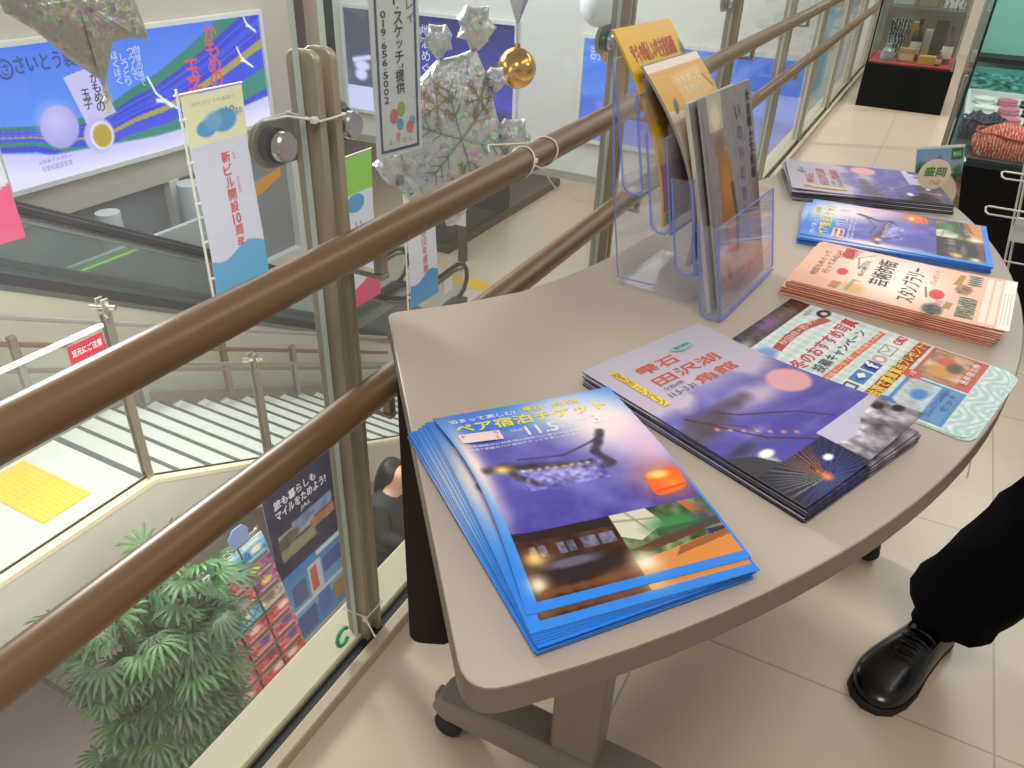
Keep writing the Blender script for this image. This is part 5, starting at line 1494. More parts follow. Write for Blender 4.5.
# window below the left sign with white frame
W = structure(MB().box((-8.2, 6.62, -3.42), (-8.1, 8.55, -1.86)).build('window_1', M['grayglass']))
for lo_, hi_ in (((-8.1, 8.55, -3.9), (-7.98, 8.70, -1.86)), ((-8.1, 6.4, -3.62), (-7.98, 8.55, -3.42)), ((-8.1, 6.4, -3.62), (-7.98, 6.55, -1.86))):
    MB().box(lo_, hi_).build('window_frame', M['white'], W)
structure(MB().box((-8.2, 2.5, LZ), (-8.1, 6.4, -1.86)).build('window_2', M['grayglass']))
structure(MB().box((-8.2, 6.4, LZ), (-8.1, 8.93, -3.62)).build('wall_sill', M['white']))
ch = [(7.30, -2.10), (7.62, -2.32), (8.42, -2.18), (8.42, -2.30), (8.0, -2.46), (7.75, -2.50), (7.30, -2.34)]
props(MB().prism(ch, -8.095, -8.09, f=lambda y, z, x: V((x, y, z))).build('arrow_sticker', M['orange'], None, (-8.09, 7.8, -2.3)), 'orange arrow-shaped sticker on the gray window below the blue egg sign', 'sticker')
for x, y, r in ((-7.75, 6.52, .17), (-7.7, 5.3, .13)):
    structure(MB().lathe([(0, LZ), (r, LZ), (r, -1.86), (0, -1.86)], (x, y, 0), 20).build('column_hall', M['pillar']))
# dark counter of the lower shop
CT = thing('shop_counter', 'long dark counter with brown base on the lower floor beyond the escalator', 'counter', (-7.0, 12.9, LZ))
MB().box((-7.5, 10.7, LZ + .16), (-6.72, 13.0, -3.0)).build('counter_body', mat('dark_slate_board', '#32383f', .45), CT)
MB().box((-7.5, 10.68, LZ + .005), (-6.66, 15.22, LZ + .16)).build('counter_base', mat('brown_base', '#54423a', .5), CT)
NS = thing('notice_stand', 'white tilted notice card on a brown post by the foot of the escalator', 'notice stand', (-6.3, 10.55, LZ))
MB().box((-6.36, 10.5, LZ + .005), (-6.24, 10.6, -3.35)).build('post', mat('brown_post', '#5c4a40', .5), NS)
MB().box((-6.42, 10.46, -3.34), (-6.2, 10.48, -3.0)).build('card', M['paper'], NS)

# ------------------------------------------------------------------ banners hung along the escalator
def banner(label, y0, y1, zt, zb_, art, items, x=-5.04):
    w = y1 - y0; h = zt - zb_
    t = thing('nobori_banner', label, 'banner', (x, y0, zt), 0, 'banners along the escalator')
    MB().tube([(x - .01, y0 - .035, zb_ - .35), (x - .01, y0 - .03, zt + .06)], .011, 8).build('pole', M['zip'], t)
    MB().tube([(x - .01, y0 - .06, zt + .018), (x - .01, y1 + .02, zt + .012)], .008, 8).build('crossbar', M['zip'], t)
    for k in range(5):
        q = zt - h * (k + .5) / 5
        MB().tube([(x - .012, y0 - .045, q), (x - .005, y0 + .01, q)], .010, 6).build('clip', M['zip'], t)
    wv = lambda a, b: .018 * math.sin(b * 3.3 + a * 2) * (1 - b / h * .4)
    f = lambda a, b, d: V((x + wv(a, b) - d, y0 + a, zb_ + b))
    o_ = V((x, y0, zt))
    me = grid_mesh('cloth', art, w, h, lambda a, b, d: f(a, b, d) - o_, .003, [M['printmatt'], M['paper']])
    c = place(me, 'cloth', t)
    for nm, mm, its in items:
        mb = MB(); g = lambda a, b: f(a, b, -.003)
        for it in its:
            if it[0] == 't': text(mb, it[1], it[2] * w, (1 - it[5]) * h, it[4] * w, (1 - it[3]) * h, g, 0, it[6])
            else: vtext(mb, it[1], it[2] * w, (1 - it[3]) * h, it[4] * w, it[5] * w, g, 0, it[6])
        mb.build(nm, mm, c)
rd = ink('#e03a3c', .7)
banner('white banner with yellow head, blue balloons and red vertical lettering before the left sign', 4.30, 4.92, -.15, -1.80, art_flag('#f2f0c4', '#dfe0f4', '#58aede', '#4f9fd8', 'wave', 31)(70, 180), [
    ('red_lettering', rd, [('v', ['新', 'ビ', 'ル', '開', '設', '10', '周', '年'], .56, .295, .145, .168, .015)]),
    ('furigana', rd, [('v', 'しん', .71, .30, .055, .06, 0), ('v', 'かいせつ', .71, .43, .055, .06, 0)]),
    ('head_lettering', ink('#b4b49a', .7), [('t', 'ありがとうを未来へ', .14, .035, .86, .055, 0)]),
    ('anniversary_lettering', ink('#4a86c0', .7), [('t', '10', .68, .085, .82, .115, .02), ('t', '周年', .82, .10, .96, .135, .0)])])
banner('white banner with sloping pink foot at the left edge, nearest of the row', 2.22, 2.84, .85, -.78, art_flag('#e9eadf', '#e3e4ef', '#ea5f8c', '#58aede', 'slope', 32)(50, 150), [
    ('red_lettering', ink('#d8486a', .7), [('v', 'おかげさまで', .5, .28, .2, .22, .02)])])
banner('white banner with green head and blue balloon just right of the near post', 5.90, 6.58, -1.05, -2.68, art_flag('#8fd04a', '#dfe2f0', '#ea5f8c', None, 'slope', 33)(50, 150), [
    ('balloon_print', ink('#4f9fd8', .7), [('t', '●', .35, .24, .78, .36, 0)]), ('blue_lettering', ink('#3a4a7a', .7), [('v', 'いまも', .6, .42, .16, .18, 0)])])
banner('white banner with red lettering and blue foot below the sparkling tree balloon', 7.18, 7.80, -1.45, -3.15, art_flag('#f2efc0', '#e6e6f2', '#4f9fd8', '#58aede', 'wave', 34)(50, 150), [
    ('red_lettering', ink('#e0606c', .7), [('v', ['ご', '来', '店', '10', '年', '感', '謝'], .55, .30, .17, .19, .01)])])

# ------------------------------------------------------------------ hanging decorations
def inflate(m, outline, cx, cy, depth, f, rings=7, mi=0):
    n = len(outline); vs = []; fs = []
    for side in (1, -1):
        base = len(vs)
        for k in range(rings):
            s = math.cos(PI / 2 * k / rings)
            dz = depth * math.sin(PI / 2 * k / rings)
            for i, (x, y) in enumerate(outline):
                wr = 1 + .12 * math.sin(i * 2.4) * (1 - k / rings) 
                vs.append(f(cx + (x - cx) * s, cy + (y - cy) * s, side * dz * wr))
        vs.append(f(cx, cy, side * depth))
        for k in range(rings - 1):
            for i in range(n):
                l = (i + 1) % n; a, b, c, d = base + k * n + i, base + k * n + l, base + (k + 1) * n + l, base + (k + 1) * n + i
                fs.append((a, b, c, d) if side > 0 else (a, d, c, b))
        top = base + rings * n
        for i in range(n):
            l = (i + 1) % n; a, b = base + (rings - 1) * n + i, base + (rings - 1) * n + l
            fs.append((a, b, top) if side > 0 else (a, top, b))
    m.add(vs, fs, mi); return m
def densify(p, k=4):
    out = []
    for a, b in zip(p, p[1:] + p[:1]):
        out += [(a[0] + (b[0] - a[0]) * t / k, a[1] + (b[1] - a[1]) * t / k) for t in range(k)]
    return out
TC = V((-1.5, 2.49, .52)); yaw = math.atan2(1.5, 2.49)
RX = V((math.cos(yaw), math.sin(yaw), 0)); DN = V((math.sin(yaw), -math.cos(yaw), 0))   # picture-right and towards the deck
PXM = .0036
def tf(px, py, d): return TC + RX * ((px - 462) * PXM) + V((0, 0, (110 - py) * PXM * 1.16)) + DN * d
TB = thing('foil_balloon', 'silver tree-shaped foil balloon with printed snowflake hanging beyond the upper handrail', 'balloon', tuple(TC))
body = [(477, 52), (491, 78), (499, 105), (512, 140), (500, 165), (480, 182), (455, 192), (428, 184), (408, 168), (398, 140), (408, 108), (422, 78), (440, 62), (460, 58)]
inflate(MB(), densify(body), 455, 125, .075, tf, 8).build('foil_body', M['foil'], TB, sharp=80)
rt_ = np.random.default_rng(3)
for cx, cy, r in ((477, 36, 17), (442, 47, 13), (497, 76, 10), (516, 124, 17), (524, 142, 13), (392, 150, 17), (418, 44, 9), (412, 168, 14), (452, 190, 15)):
    n = 14
    ol = [(cx + r * (1 + .22 * math.cos(3.5 * 2 * PI * i / n * 2 + cx)) * math.cos(2 * PI * i / n), cy + r * (1 + .22 * math.sin(5 * 2 * PI * i / n)) * math.sin(2 * PI * i / n)) for i in range(n)]
    inflate(MB(), densify(ol, 2), cx, cy, .045, tf, 5).build('foil_tip', M['foil'], TB, sharp=50)
def front(px, py, lift_=.006):
    # depth of the inflated front at a point: search along the ray from the centre to the outline
    v = V((px - 455, py - 125)); best = 1
    r = v.length
    if r < 1e-3: return tf(px, py, .075 + lift_)
    ang = math.atan2(v.y, v.x); R = 70
    for a, b in zip(body, body[1:] + body[:1]):
        a_, b_ = V((a[0] - 455, a[1] - 125)), V((b[0] - 455, b[1] - 125)); d_ = V((math.cos(ang), math.sin(ang))); e = b_ - a_
        den = d_.x * e.y - d_.y * e.x
        if abs(den) < 1e-9: continue
        t = (a_.x * e.y - a_.y * e.x) / den; s = (a_.x * d_.y - a_.y * d_.x) / den
        if t > 0 and -.001 <= s <= 1.001: R = t
    q = min(r / R, .98)
    return tf(px, py, .075 * math.sqrt(1 - q * q) + lift_)
def flake(cx, cy, L, col, name, ph=0.0):
    m = MB()
    for k in range(6):
        a = ph + PI * k / 3; ca, sa = math.cos(a), math.sin(a)
        m.tube([front(cx + ca * L * t / 5, cy + sa * L * t / 5) for t in range(6)], .0022, 5)
        for t in (.45, .7, .9):
            bx, by = cx + ca * L * t, cy + sa * L * t
            for s in (-1, 1):
                b = a + s * .75; l = L * .26
                m.tube([front(bx, by), front(bx + math.cos(b) * l, by + math.sin(b) * l)], .0018, 5)
    m.build(name, col, TB)
flake(464, 122, 44, mat('teal_foil_print', '#5f8f8a', .3, metal=.5), 'snowflake_print', .2)
flake(440, 96, 18, mat('gold_foil_print', '#b08a5a', .3, metal=.6), 'snowflake_print', .5)
flake(470, 160, 17, mat('gold_foil_print', '#b08a5a', .3, metal=.6), 'snowflake_print', .1)
flake(482, 90, 14, mat('gold_foil_print', '#b08a5a', .3, metal=.6), 'snowflake_print', .9)
MB().tube([tf(477, 22, 0), tf(478, -40, 0), tf(480, -480, 0)], .0012, 5).build('string', M['zip'], TB)

GB_ = thing('gold_ball', 'large gold mirror ball hanging from a silver foil cone beside the tree balloon', 'ornament', (-1.5, 2.925, .64))
MB().ball((-1.5, 2.925, .635), .0775, 28).build('ball', M['gold'], GB_)
MB().lathe([(0, 0), (.012, 0), (.012, .018), (0, .02)], (-1.5, 2.925, .708), 12).build('cap', M['gold'], GB_)
MB().tube([(-1.5, 2.925, .72), (-1.5, 2.92, .80)], .005, 8).build('neck', M['foil'], GB_)
FC = thing('foil_cone', 'folded silver and violet foil cone above the large gold ball', 'balloon', (-1.5, 2.92, .80))
m = MB(); n = 10; vs = [(-1.5, 2.92, .785)]
for k in range(n):
    a = 2 * PI * k / n; r = .13 * (1.0 if k % 2 else .55)
    vs.append((-1.5 + r * math.cos(a), 2.92 + r * math.sin(a), 1.10))
vs.append((-1.5, 2.92, 1.3))
fs = [(0, 1 + (k + 1) % n, 1 + k) for k in range(n)] + [(n + 1, 1 + k, 1 + (k + 1) % n) for k in range(n)]
o = MB().add(vs, fs).build('foil_body', [M['foil'], M['foil_violet']], FC, sharp=10)
for p in o.data.polygons:
    if p.index % 3 == 0: p.material_index = 1
MB().tube([(-1.5, 2.92, 1.3), (-1.5, 2.92, 2.9)], .0012, 5).build('string', M['zip'], FC)
g2 = thing('gold_ball', 'small gold ball half hidden behind the second post above the clear holder', 'ornament', (-1.5, 3.93, .58))
MB().ball((-1.5, 3.93, .565), .045, 20).build('ball', M['gold'], g2)
MB().tube([(-1.5, 3.93, .61), (-1.5, 3.93, 2.9)], .0012, 5).build('string', M['zip'], g2)
w2 = thing('white_ball', 'pale white balloon ball at the top beside the second post', 'ornament', (-1.5, 3.77, .78))
MB().ball((-1.5, 3.77, .80), .10, 24).build('ball', M['whiteball'], w2)
MB().tube([(-1.5, 3.77, .90), (-1.5, 3.77, 2.9)], .0012, 5).build('string', M['zip'], w2)

SC_ = V((-1.2, .86, 1.02)); yaw2 = math.atan2(1.2, .86)
RX2 = V((math.cos(yaw2), math.sin(yaw2), 0)); DN2 = V((math.sin(yaw2), -math.cos(yaw2), 0))
def sf(px, py, d): return SC_ + RX2 * ((px - 75) * .00152) + V((0, 0, (15 - py) * .00152 * 1.16)) + DN2 * d
SS = thing('foil_balloon', 'silver star-shaped foil balloon with a twisted tail at the top left', 'balloon', tuple(SC_))
star = [(84, 69), (77, 62), (55, 45), (32, 22), (10, 8), (8, -8), (30, -25), (28, -60), (60, -52), (90, -80), (105, -48), (140, -45), (128, -12), (136, 32), (118, 30), (101, 33), (94, 48)]
inflate(MB(), densify(star, 4), 76, -5, .05, sf, 7).build('foil_body', M['foil_dark'], SS, sharp=80)
MB().tube([sf(84, 66, 0), sf(83, 74, .003), sf(84, 80, -.003), sf(79, 85, 0)], .004, 6).build('tail', M['foil'], SS)
MB().tube([sf(80, -60, 0), sf(80, -900, 0)], .0012, 5).build('string', M['zip'], SS)

# hanging name plate
hs = thing('hanging_sign', 'narrow white hanging sign with dark blue border and black vertical Japanese lettering', 'sign', (-.85, 1.19, 1.0))
d0 = V((.21, .978, 0)).normalized(); nx_ = V((d0.y, -d0.x, 0)); so_ = V((-.860, 1.139, .795)); SW, SH = .110, .56
sp = lambda a, b, d: so_ + d0 * a + V((0, 0, b - .0)) + nx_ * d
m = MB(); m.prism([(0, 0), (SW, 0), (SW, SH), (0, SH)], 0, .004, f=lambda a, b, d: sp(a, b, d)); m.build('plate', mat('sign_white', '#d4dade', .35), hs)
m = MB()
for a0, b0, a1, b1 in ((.008, .008, SW - .008, .013), (.008, SH - .013, SW - .008, SH - .008), (.008, .013, .013, SH - .013), (SW - .013, .013, SW - .008, SH - .013)):
    m.prism([(a0, b0), (a1, b0), (a1, b1), (a0, b1)], .0042, .0048, f=lambda a, b, d: sp(a, b, d))
m.build('border', ink('#2a3566'), hs)
f = lambda a, b: sp(a, b, .005)
m = MB(); vtext(m, 'バルーンアート・スケッチ」提供', .060, .104 + .0205 * 13 + .022, .0196, .0205, f, 0, .016); vtext(m, list('019・656・5002'), .026, .242, .0110, .0137, f, 0, .02); m.build('black_lettering', ink('#1d1d22'), hs)
m = MB(); vtext(m, 'ディスプレイ', .088, .34, .015, .021, f, 0, .005); m.build('thin_lettering', ink('#5a4a44'), hs)
for c, a, b, r in (('#d0606c', .042, .070, .011), ('#8aa83c', .060, .080, .011), ('#4a9fc8', .056, .054, .009), ('#d05a74', .080, .046, .010), ('#5aaec4', .086, .056, .008), ('#d88a94', .050, .034, .006)):
    m = MB(); m.prism([(a + r * .85 * math.cos(t), b + r * 1.15 * math.sin(t)) for t in [2 * PI * k / 16 for k in range(16)]], .0044, .0052 + r * .01, f=lambda a_, b_, d: sp(a_, b_, d)); m.build('balloon_print', ink(c), hs)
m = MB(); text(m, 'ふうせん', .024, .020, .088, .030, f, 0, 0); m.build('thin_lettering', ink('#b0707c'), hs)
for a in (.02, SW - .02): MB().tube([sp(a, SH, .002), sp(a, SH + 1.5, .002)], .0012, 5).build('string', M['zip'], hs)

# ------------------------------------------------------------------ lower hall: plant, leaflet rack, poster, shopper
PLc = V((-2.96, 1.66, LZ))
PT = thing('potted_palm', 'tall bushy potted lady palm standing on the lower floor beside the leaflet rack', 'plant', tuple(PLc))
MB().lathe([(0, .004), (.17, .004), (.20, .30), (.215, .36), (.195, .36), (.19, .31), (0, .31)], tuple(PLc), 28).build('pot', mat('brown_pot', '#6a5546', .5), PT)
rp = np.random.default_rng(11)
tips = []
sm = MB()
for k in range(34):
    a = rp.uniform(0, 2 * PI); r0 = rp.uniform(.0, .15); H = rp.uniform(.75, 2.35); sp_ = rp.uniform(.08, .36) * (.6 + .4 * H / 2.2)
    b0 = PLc + V((r0 * math.cos(a), r0 * math.sin(a), .30)); b1 = PLc + V((sp_ * math.cos(a), sp_ * math.sin(a), H))
    mid = b0.lerp(b1, .55) - V((math.cos(a), math.sin(a), 0)) * .05
    sm.tube([b0, mid, b1], [.012, .010, .007], 6); tips.append((b0, mid, b1, a))
sm.build('stems', mat('palm_stem', '#5a5638', .6), PT)
lf = MB()
def leafan(c, d, size, mi):
    d = d.normalized(); up = V((0, 0, 1)); s = d.cross(up)
    if s.length < .1: s = V((1, 0, 0))
    s.normalize(); u = s.cross(d)
    n = rp.integers(7, 11)
    for i in range(n):
        t = (i / (n - 1) - .5) * 2.5
        dr = (d * math.cos(t) + s * math.sin(t)).normalized(); L = size * (1 - .18 * abs(t) / 1.3) * rp.uniform(.85, 1.1); w = size * .062
        ss = dr.cross(u).normalized(); dro = V((0, 0, -1))
        p0 = c; p1 = c + dr * L * .45 + u * .012; p2 = c + dr * L * .8 + dro * L * .12; p3 = c + dr * L + dro * L * .30
        lf.add([p0, p1 - ss * w, p1 + u * .006, p1 + ss * w, p2 - ss * w * .8, p2 + u * .004, p2 + ss * w * .8, p3], [(0, 1, 2), (0, 2, 3), (1, 4, 5, 2), (2, 5, 6, 3), (4, 7, 5), (5, 7, 6)], mi)
for b0, mid, b1, a in tips:
    for k in range(22):
        t = rp.uniform(.25, 1.0)
        q = b0.lerp(mid, t / .55) if t < .55 else mid.lerp(b1, (t - .55) / .45)
        aa = a + rp.normal(0, 1.2); el = rp.uniform(-.25, .8)
        dd = V((math.cos(aa) * math.cos(el), math.sin(aa) * math.cos(el), math.sin(el)))
        st = q + dd * rp.uniform(.06, .2)
        leafan(st, dd, rp.uniform(.12, .20), int(rp.integers(0, 3)))
lf.build('foliage', [mat('palm_leaf', '#345632', .45, var=.2, vscale=6), mat('palm_leaf_dark', '#294628', .45), mat('palm_leaf_light', '#456e3e', .45)], PT, sharp=180)

def rk(y, q, d=0):   # point on the leaning rack face: q along the face upwards
    n_ = V((1.65, 0, .42)).normalized()
    return V((-2.74 - .40 * q, y, LZ + .06 + 1.60 * q)) + n_ * d
RKN = thing('leaflet_rack', 'leaning rack full of red and blue leaflets standing on the lower floor', 'leaflet rack', (-2.95, 2.45, LZ))
RY0, RY1 = 2.03, 2.67
m = MB(); vs = [rk(RY0, 0, -.02), rk(RY1, 0, -.02), rk(RY1, 1, -.02), rk(RY0, 1, -.02), rk(RY0, 0, -.035), rk(RY1, 0, -.035), rk(RY1, 1, -.035), rk(RY0, 1, -.035)]
m.add(vs, [(0, 1, 2, 3), (7, 6, 5, 4), (0, 4, 5, 1), (1, 5, 6, 2), (2, 6, 7, 3), (3, 7, 4, 0)]).build('back_panel', mat('rack_gray', '#9a968f', .5), RKN)
for y in (RY0, (RY0 * 2 + RY1) / 3, (RY0 + RY1 * 2) / 3, RY1):
    MB().tube([rk(y, -.037, .0), rk(y, 1.02, .0)], .009, 8).build('divider', M['steel'], RKN)
    if y in (RY0, RY1): MB().tube([rk(y, 1.0, -.03), (-3.55, y, LZ + .012)], .012, 8).build('rear_leg', M['steel'], RKN)
cols = [('#c24a54', '#d88a92', '#e8d0c8'), ('#b83c4c', '#e0b8b0', '#7a3a5a'), ('#5a6ab4', '#a8b0d8', '#c86a70'), ('#c4a04a', '#d8c890', '#a84a4c'), ('#4a90b8', '#a0c8d8', '#e8d8c0'), ('#c85a68', '#f0d0d0', '#5a5a9a'), ('#a89a8c', '#c8c0b8', '#7a6a60'), ('#8a4a7a', '#d0a8c8', '#e8c870')]
pal = [4, 3, 3, 2, 0, 5, 1, 0, 5, 1, 0, 6, 2]
NR = 13
qn = V((-.40, 0, 1.60)).normalized(); nn_ = V((1.65, 0, .42)).normalized()
for r_ in range(NR):
    q = .02 + (NR - 1 - r_) * .0745
    for c_ in range(3):
        ci = (pal[r_] + (c_ * 2 if r_ in (1, 2, 3) else 0)) % 8
        if r_ > 2 and rp.random() < .6: ci = (0, 1, 5)[int(rp.integers(0, 3))]
        art_ = art_leaflet(*cols[ci], 60 + r_ * 3 + c_)(14, 18)
        y0 = RY0 + .02 + c_ * (RY1 - RY0) / 3
        o0 = rk(y0, q, .012)
        g = lambda x, y, d: V((0, x, 0)) + qn * y + nn_ * (.02 - .10 * y - d)
        me = grid_mesh('leaflet', art_, .195, .132, g, .010, [PR, we])
        solo(me, 'leaflet', f'leaflet bundle in the {["top", "second", "third", "fourth", "fifth", "sixth", "seventh", "eighth", "ninth", "tenth", "eleventh", "twelfth", "bottom"][r_]} row, {["left", "middle", "right"][c_]} column of the lower rack', 'leaflet', tuple(o0), 0, 'leaflets in the lower rack')
for r_ in range(NR):
    q = .02 + (NR - 1 - r_) * .0745
    MB().bar(rk(RY0 + .01, q - .008, .02), rk(RY1 - .01, q - .008, .02), .035, .006, (0, 0, 1)).build('ledge', M['steel'], RKN)
MB().prism([(2.42, 0), (2.58, 0), (2.58, .10), (2.54, .15), (2.46, .15), (2.42, .10)], 0, .008, f=lambda y, b, d: rk(y, 1.0, .0) + V((d, 0, b)) * 1 if False else V((rk(y, 1.0, 0).x + d, y, rk(y, 1.0, 0).z + b))).build('header_card', ink('#8a9ad0'), RKN)

po_ = art_travel_poster(70, 170)
fP = lambda x, y, d: V((-d + .0, x + .10 * (1 - y / 1.72) * .0, y))
PS = thing('poster_stand', 'tall travel poster with navy top and sky blue lower half standing behind the rack', 'poster', (-3.25, 3.1, LZ))
wp, hpz = .70, 1.78
pbase = V((-3.12, 2.80, LZ + .06))
me = grid_mesh('poster_sheet', po_, wp, hpz, lambda x, y, d: pbase + V((-.10 * y / hpz - d, x, y)) - V((-3.25, 3.1, LZ)), .006, [PR, we])
pst = place(me, 'poster_sheet', PS)
mb = MB(); gp = lambda a, b: pbase + V((-.10 * b / hpz + .003, a, b))
for s_, u0, v0, u1, v1 in (('旅も暮らしも', .12, .085, .72, .125), ('マイルをためよう!', .12, .135, .86, .175)):
    text(mb, s_, u0 * wp, (1 - v1) * hpz, u1 * wp, (1 - v0) * hpz, gp, 0, .02)
text(mb, 'JAL', .45 * wp, (1 - .215) * hpz, .6 * wp, (1 - .19) * hpz, gp, 0, .01, 0, .2)
mb.build('poster_lettering', ink('#e4e4ec'), pst)
MB().box((-3.30, 2.85, LZ + .004), (-3.08, 2.89, LZ + .06)).box((-3.30, 3.41, LZ + .004), (-3.08, 3.45, LZ + .06)).build('stand_feet', M['steel'], PS)

# shopper on the lower floor, seen from above
SQ = V((-2.90, 3.76, LZ))
def Q(x, y, z): return tuple(SQ + V((x, y, z)))
ch = [[(Q(0, 0, .88), .14), (Q(0, 0, 1.12), .13), (Q(.02, 0, 1.30), .13), (Q(.06, 0, 1.40), .07), (Q(.10, 0, 1.50), .085), (Q(.12, 0, 1.58), .07)]]
for s in (-1, 1):
    ch.append([(Q(0, 0, .88), .14), (Q(0, s * .10, .80), .09), (Q(.02, s * .10, .45), .055), (Q(0, s * .10, .10), .04), (Q(.10, s * .10, .04), .035)])
    hd = Q(.34, s * .14, 1.02)
    ch.append([(Q(.02, 0, 1.30), .13), (Q(.03, s * .18, 1.30), .06), (Q(.08, s * .22, 1.06), .042), (Q(.28, s * .16, 1.03), .03), (hd, .03)])
    for j in range(4): ch.append([(hd, .03), (tuple(V(hd) + V((.05, (j - 1.5) * .018, -.005))), .010), (tuple(V(hd) + V((.085 - .008 * abs(j - 1.5), (j - 1.5) * .02, -.03))), .008)])
    ch.append([(hd, .03), (tuple(V(hd) + V((.035, -s * .04, 0))), .010)])
me = skin_mesh('person', ch, M['skin']); me.transform(Matrix.Translation(-SQ))
SHP = place(me, 'person', None, tuple(SQ), 0, 180)
props(SHP, 'long-haired person in a dark coat holding a cream bag on the lower floor', 'person')
ct = [[(Q(0, 0, .55), .20), (Q(0, 0, .88), .185), (Q(0, 0, 1.12), .165), (Q(.02, 0, 1.30), .165), (Q(.05, 0, 1.40), .09)]]
for s in (-1, 1): ct.append([(Q(.02, 0, 1.30), .165), (Q(.03, s * .19, 1.30), .085), (Q(.08, s * .23, 1.06), .07), (Q(.26, s * .17, 1.03), .05)])
add_mesh(skin_mesh('coat', ct, ink('#2a2a2e', .8)), 'coat', SHP)
add_mesh(skin_mesh('trousers', [[(Q(0, 0, .86), .16), (Q(0, -.10, .78), .11), (Q(.02, -.10, .45), .075), (Q(0, -.10, .10), .06)], [(Q(0, 0, .86), .16), (Q(0, .10, .78), .11), (Q(.02, .10, .45), .075), (Q(0, .10, .10), .06)]], ink('#232327', .8)), 'trousers', SHP)
add_mesh(skin_mesh('hair', [[(Q(.08, 0, 1.60), .095), (Q(.03, 0, 1.52), .11), (Q(-.04, 0, 1.38), .09), (Q(-.09, 0, 1.20), .06)]], M['hair']), 'hair', SHP)
TBg = thing('tote_bag', 'cream tote bag held by the dark-coated person on the lower floor', 'bag', Q(.40, 0, .70))
MB().prism(round_rect(-.16, .66, .16, .94, .03, 4), .32, .42, f=lambda y, z, x: SQ + V((x, y, z))).build('bag_body', ink('#d4ccbc', .7), TBg, bevel=.02)
for x in (.33, .41): MB().tube([Q(x, -.09, .93), Q(x, -.06, 1.0), Q(x, .06, 1.0), Q(x, .09, .93)], .008, 6).build('strap', ink('#c4bcac', .7), TBg)
SBk = thing('sale_basket', 'low display basket heaped with dark red goods in front of the person below', 'basket', Q(.45, -.5, 0))
MB().lathe([(0, .0), (.26, .0), (.30, .62), (.285, .62), (.25, .03), (0, .03)], Q(.42, -.42, .004), 20).build('basket_body', mat('basket_gray', '#6a6460', .6), SBk)
rb = np.random.default_rng(5)
for k in range(14):
    a = rb.uniform(0, 2 * PI); r = .19 * math.sqrt(rb.uniform(0, 1)); z_ = LZ + .60 + .04 * rb.random() + .05 * (1 - r / .2)
    props(MB().ball((SQ.x + .42 + r * math.cos(a), SQ.y - .42 + r * math.sin(a), z_), .06, 12, sq=(1, .8, .6)).build('wrapped_snack', ink(('#8a3a48', '#b05a60', '#5a4a58')[k % 3], .5), None, (SQ.x + .42, SQ.y - .42, z_)), 'dark red wrapped snack heaped in the basket in front of the person below', 'snack', 'wrapped snacks in the basket')
# ------------------------------------------------------------------ light and camera
wd = bpy.data.worlds.new('hall_ambient'); S.world = wd; wd.use_nodes = True
wd.node_tree.nodes['Background'].inputs['Color'].default_value = (1.0, .96, .91, 1)
wd.node_tree.nodes['Background'].inputs['Strength'].default_value = .30
def area(name, loc, target, size, power, col=(1, .96, .9), sy=None):
    l = bpy.data.lights.new(name, 'AREA'); l.energy = power; l.color = col; l.size = size
    if sy: l.shape = 'RECTANGLE'; l.size_y = sy
    o = bpy.data.objects.new(name, l); C.objects.link(o); o.location = loc
    o.rotation_euler = (V(target) - V(loc)).to_track_quat('-Z', 'Y').to_euler()
    return o
area('atrium_side_light', (-5.6, 3.1, 2.75), (-.4, 1.1, .6), 1.3, 370, (1.0, .98, .95))  # unseen source on the atrium side, placed to throw the rail shadows
area('lower_hall_fill', (-2.2, -.4, -.5), (-4.4, 1.0, -4), 1.2, 60, (1, .97, .94), 2.0)  # unseen, added to brighten floor and wall under the landing
area('deck_overhead_fill', (1.1, 3.2, 2.75), (1.1, 3.2, 0), 1.0, 32, (1, .95, .88), 3.0)  # unseen overhead fill for the deck, no fixture modelled
area('deck_overhead_fill', (.1, -.3, 2.75), (-.1, .4, 0), 1.0, 34, (1, .93, .84))  # unseen, added as front fill for post, table and near floor
area('deck_overhead_fill', (.4, 6.2, 2.75), (.1, 6.2, 0), 1.0, 45, (1, .96, .9), 2.5)  # unseen, added to lift the far rails and posts
area('showcase_lamp', (.8, 3.5, 1.58), (.5, 3.6, .5), .5, 9, (.95, 1, .98), .2)
area('showcase_lamp', (-.22, 6.65, 1.58), (-.22, 6.8, .3), .3, 9, (1, .95, .88), .2)
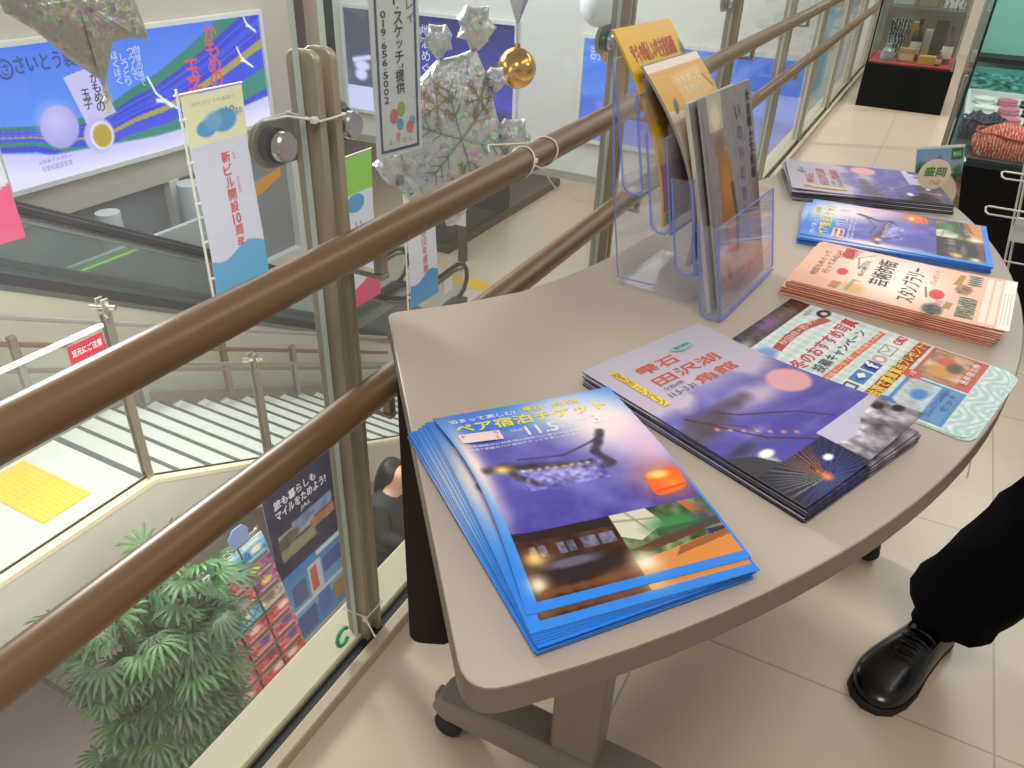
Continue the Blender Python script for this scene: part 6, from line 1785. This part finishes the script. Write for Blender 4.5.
area('atrium_overhead_fill', (-5.4, 6.0, 3.1), (-5.6, 6.4, -4), 3.0, 240, (.97, .98, 1.0), 6.0)  # broad fill added from above to brighten the atrium, no fixture
area('landing_fill', (-4.3, .6, 1.6), (-4.2, 2.6, -1.8), 1.5, 26, (1, .99, .97))  # fill added in mid-air to brighten landing and stairs
area('far_wall_fill', (-3.5, 7.6, 2.9), (-3.6, 10, .2), 4.0, 75, (1, .99, .96), 1.0)  # unseen fill added to whiten the far atrium wall
area('lower_hall_fill', (-6.5, 14.5, -2.25), (-6.5, 14.5, -4), 5.0, 95, (1, .95, .88), 7.0)  # unseen fill added under the hall slab to light the floor beyond
area('lower_shop_fill', (-2.0, 2.2, -.45), (-3.0, 2.4, -3.4), 1.6, 70, (1, .96, .9), 3.0)  # fill added in mid-air to brighten plant, rack and wall below
area('left_hall_fill', (-10.2, 5, -2.05), (-10.2, 5, -4), 3, 60, (1, .97, .92), 6.0)  # unseen fill added to light the space behind the left wall

cam = bpy.data.cameras.new('camera'); co = bpy.data.objects.new('camera', cam); C.objects.link(co)
cam.sensor_width = 36.0; cam.lens = 36.0 * 781.0 / 1024.0; cam.clip_start = .02; cam.clip_end = 100
pitch, roll, yaw_ = .554378486, .0396554441, .464194367
fw = V((-math.sin(yaw_) * math.cos(pitch), math.cos(yaw_) * math.cos(pitch), -math.sin(pitch))); rt = V((math.cos(yaw_), math.sin(yaw_), 0)); up = rt.cross(fw)
r2 = rt * math.cos(roll) + up * math.sin(roll); u2 = -rt * math.sin(roll) + up * math.cos(roll)
mw = Matrix((r2, u2, -fw)).transposed().to_4x4(); mw.translation = V((0, 0, 1.2))
co.matrix_world = mw
S.camera = co
S.view_settings.view_transform = 'Standard'; S.view_settings.look = 'None'; S.view_settings.gamma = 1; S.view_settings.use_curve_mapping = False
S.view_settings.exposure = 0.0
S.cycles.max_bounces = 10; S.cycles.transparent_max_bounces = 24; S.cycles.diffuse_bounces = 4; S.cycles.glossy_bounces = 4
S.cycles.sample_clamp_indirect = 6.0; S.cycles.use_denoising = True; S.cycles.caustics_reflective = False; S.cycles.caustics_refractive = False
